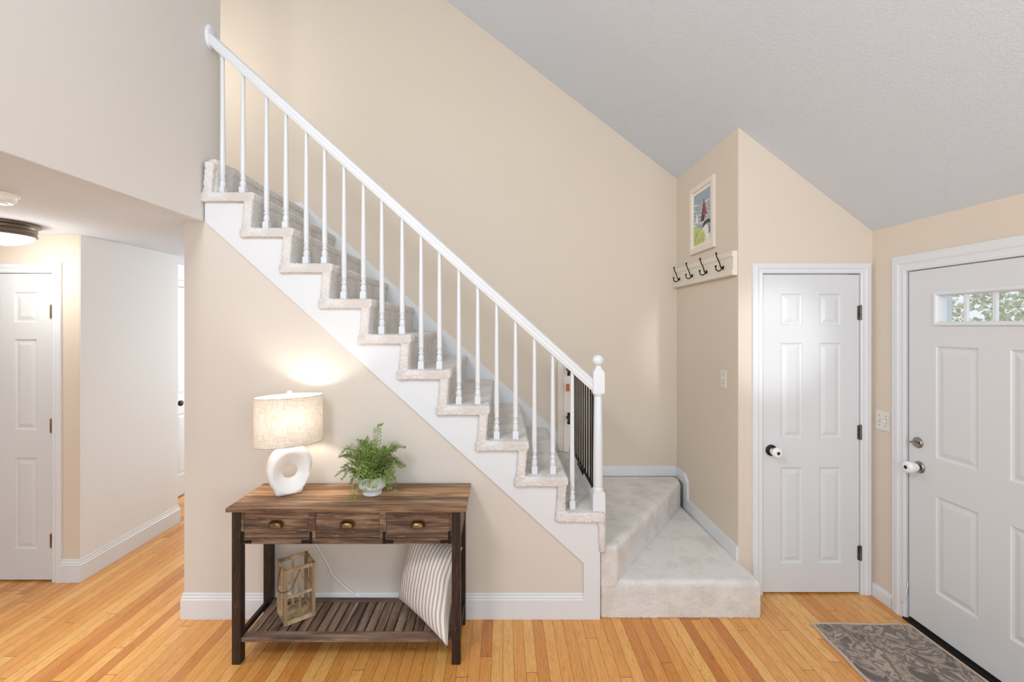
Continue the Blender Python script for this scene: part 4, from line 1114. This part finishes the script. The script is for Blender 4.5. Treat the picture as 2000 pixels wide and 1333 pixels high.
# ================================================================== RUG
bm = BB()
RP = [(1.757, 2.600), (2.29, 2.603), (2.318, 2.585), (2.318, 1.70), (1.722, 1.70)]
top = []
nx_, ny_ = 40, 60
G = []
for i in range(nx_+1):
    row = []
    for j in range(ny_+1):
        u, v = i/nx_, j/ny_
        x = (1.757-0.034*v)*(1-u) + (2.318)*u; y = 2.600*(1-v)+1.70*v
        if u > 0.9 and v < 0.06: y -= 0.02*(u-0.9)/0.1*(1-v/0.06)
        x += 0.004*math.sin(9*v*PI)*(1-u)*0.6; y += 0.004*math.sin(7*u)*(1-v)
        row.append((x, y, 0.010+0.0015*math.sin(5*u)*math.sin(8*v)))
    G.append(row)
Tt = [[bm.verts.new(p) for p in r] for r in G]; Bt = [[bm.verts.new((p[0], p[1], 0.001)) for p in r] for r in G]
for i in range(nx_):
    for j in range(ny_):
        f = bm.faces.new((Tt[i][j], Tt[i+1][j], Tt[i+1][j+1], Tt[i][j+1]))
        if i in (0, nx_-1) or j in (0, ny_-1): f.material_index = 1
        bm.faces.new((Bt[i][j], Bt[i][j+1], Bt[i+1][j+1], Bt[i+1][j])).material_index = 1
for i in range(nx_):
    for j in (0, ny_): bm.faces.new((Tt[i][j], Tt[i+1][j], Bt[i+1][j], Bt[i][j])).material_index = 1
for j in range(ny_):
    for i in (0, nx_): bm.faces.new((Tt[i][j], Tt[i][j+1], Bt[i][j+1], Bt[i][j])).material_index = 1
tag(obj('door_mat', bm, ['rug', 'rug_edge']), 'grey and taupe swirl patterned mat in front of the entry door', 'rug')

# ================================================================== OUTSIDE THE DOOR
bm = BB(); box(bm, T+0.0, 9.0, -3, 8, -0.3, -0.02)
M['path'] = simple('pale_paving', srgb(210, 206, 198), 0.9)
struct(obj('ground', bm, 'path'), 'pale paved ground outside the door', 'ground')
bm = BB(); 
for i in range(4): box(bm, 2.50, 2.56, 2.73+i*0.0, 2.80, 0, 2.4)
box(bm, 2.50, 2.60, 2.66, 2.76, -0.02, 2.5)
M['leaf_out'] = simple('blown_out_leaf', srgb(228, 233, 208), 0.6, 0, var=0.3)  # leaf colour whitened to stand in for overexposed daylight
bm2 = BB(); rn = random.Random(4)
bm.free()
bm = BB(); box(bm, 2.610, 2.680, 2.715, 2.785, -0.02, 2.5)
for z in (0.0, 2.3): box(bm, 2.600, 2.690, 2.705, 2.795, z, z+0.12)
tag(obj('porch_post', bm, 'trim', bevel=0.004), 'white porch post seen through the entry door glass', 'post')
def shrub(cx_, cy_, r, h, seed, label):
    rn = random.Random(seed); bm = BB()
    tube(bm, [(cx_, cy_, -0.02), (cx_, cy_, h*0.7)], 0.03, 6)
    for i in range(5200):
        th = rn.uniform(0, 2*PI); z = rn.uniform(0.2, 1); rr = r*math.sqrt(rn.uniform(0.3, 1))*math.sin(PI*min(0.95, 0.25+z*0.65))
        p = Vector((cx_+rr*math.cos(th), cy_+rr*math.sin(th), z*h)); d = Vector((rn.uniform(-1, 1), rn.uniform(-1, 1), rn.uniform(-1, 1))).normalized()
        leaflet(bm, p, d, Vector((rn.uniform(-1, 1), rn.uniform(-1, 1), 1)), 0.045)
    tag(obj('garden_shrub', bm, 'leaf_out'), label, 'shrub', 'shrubs outside the entry door')
bm2.free()
shrub(5.0, 5.0, 0.8, 2.45, 3, 'leafy shrub outside, seen through the left door panes')
shrub(5.5, 3.35, 0.8, 2.35, 5, 'leafy shrub outside, seen through the right door panes')
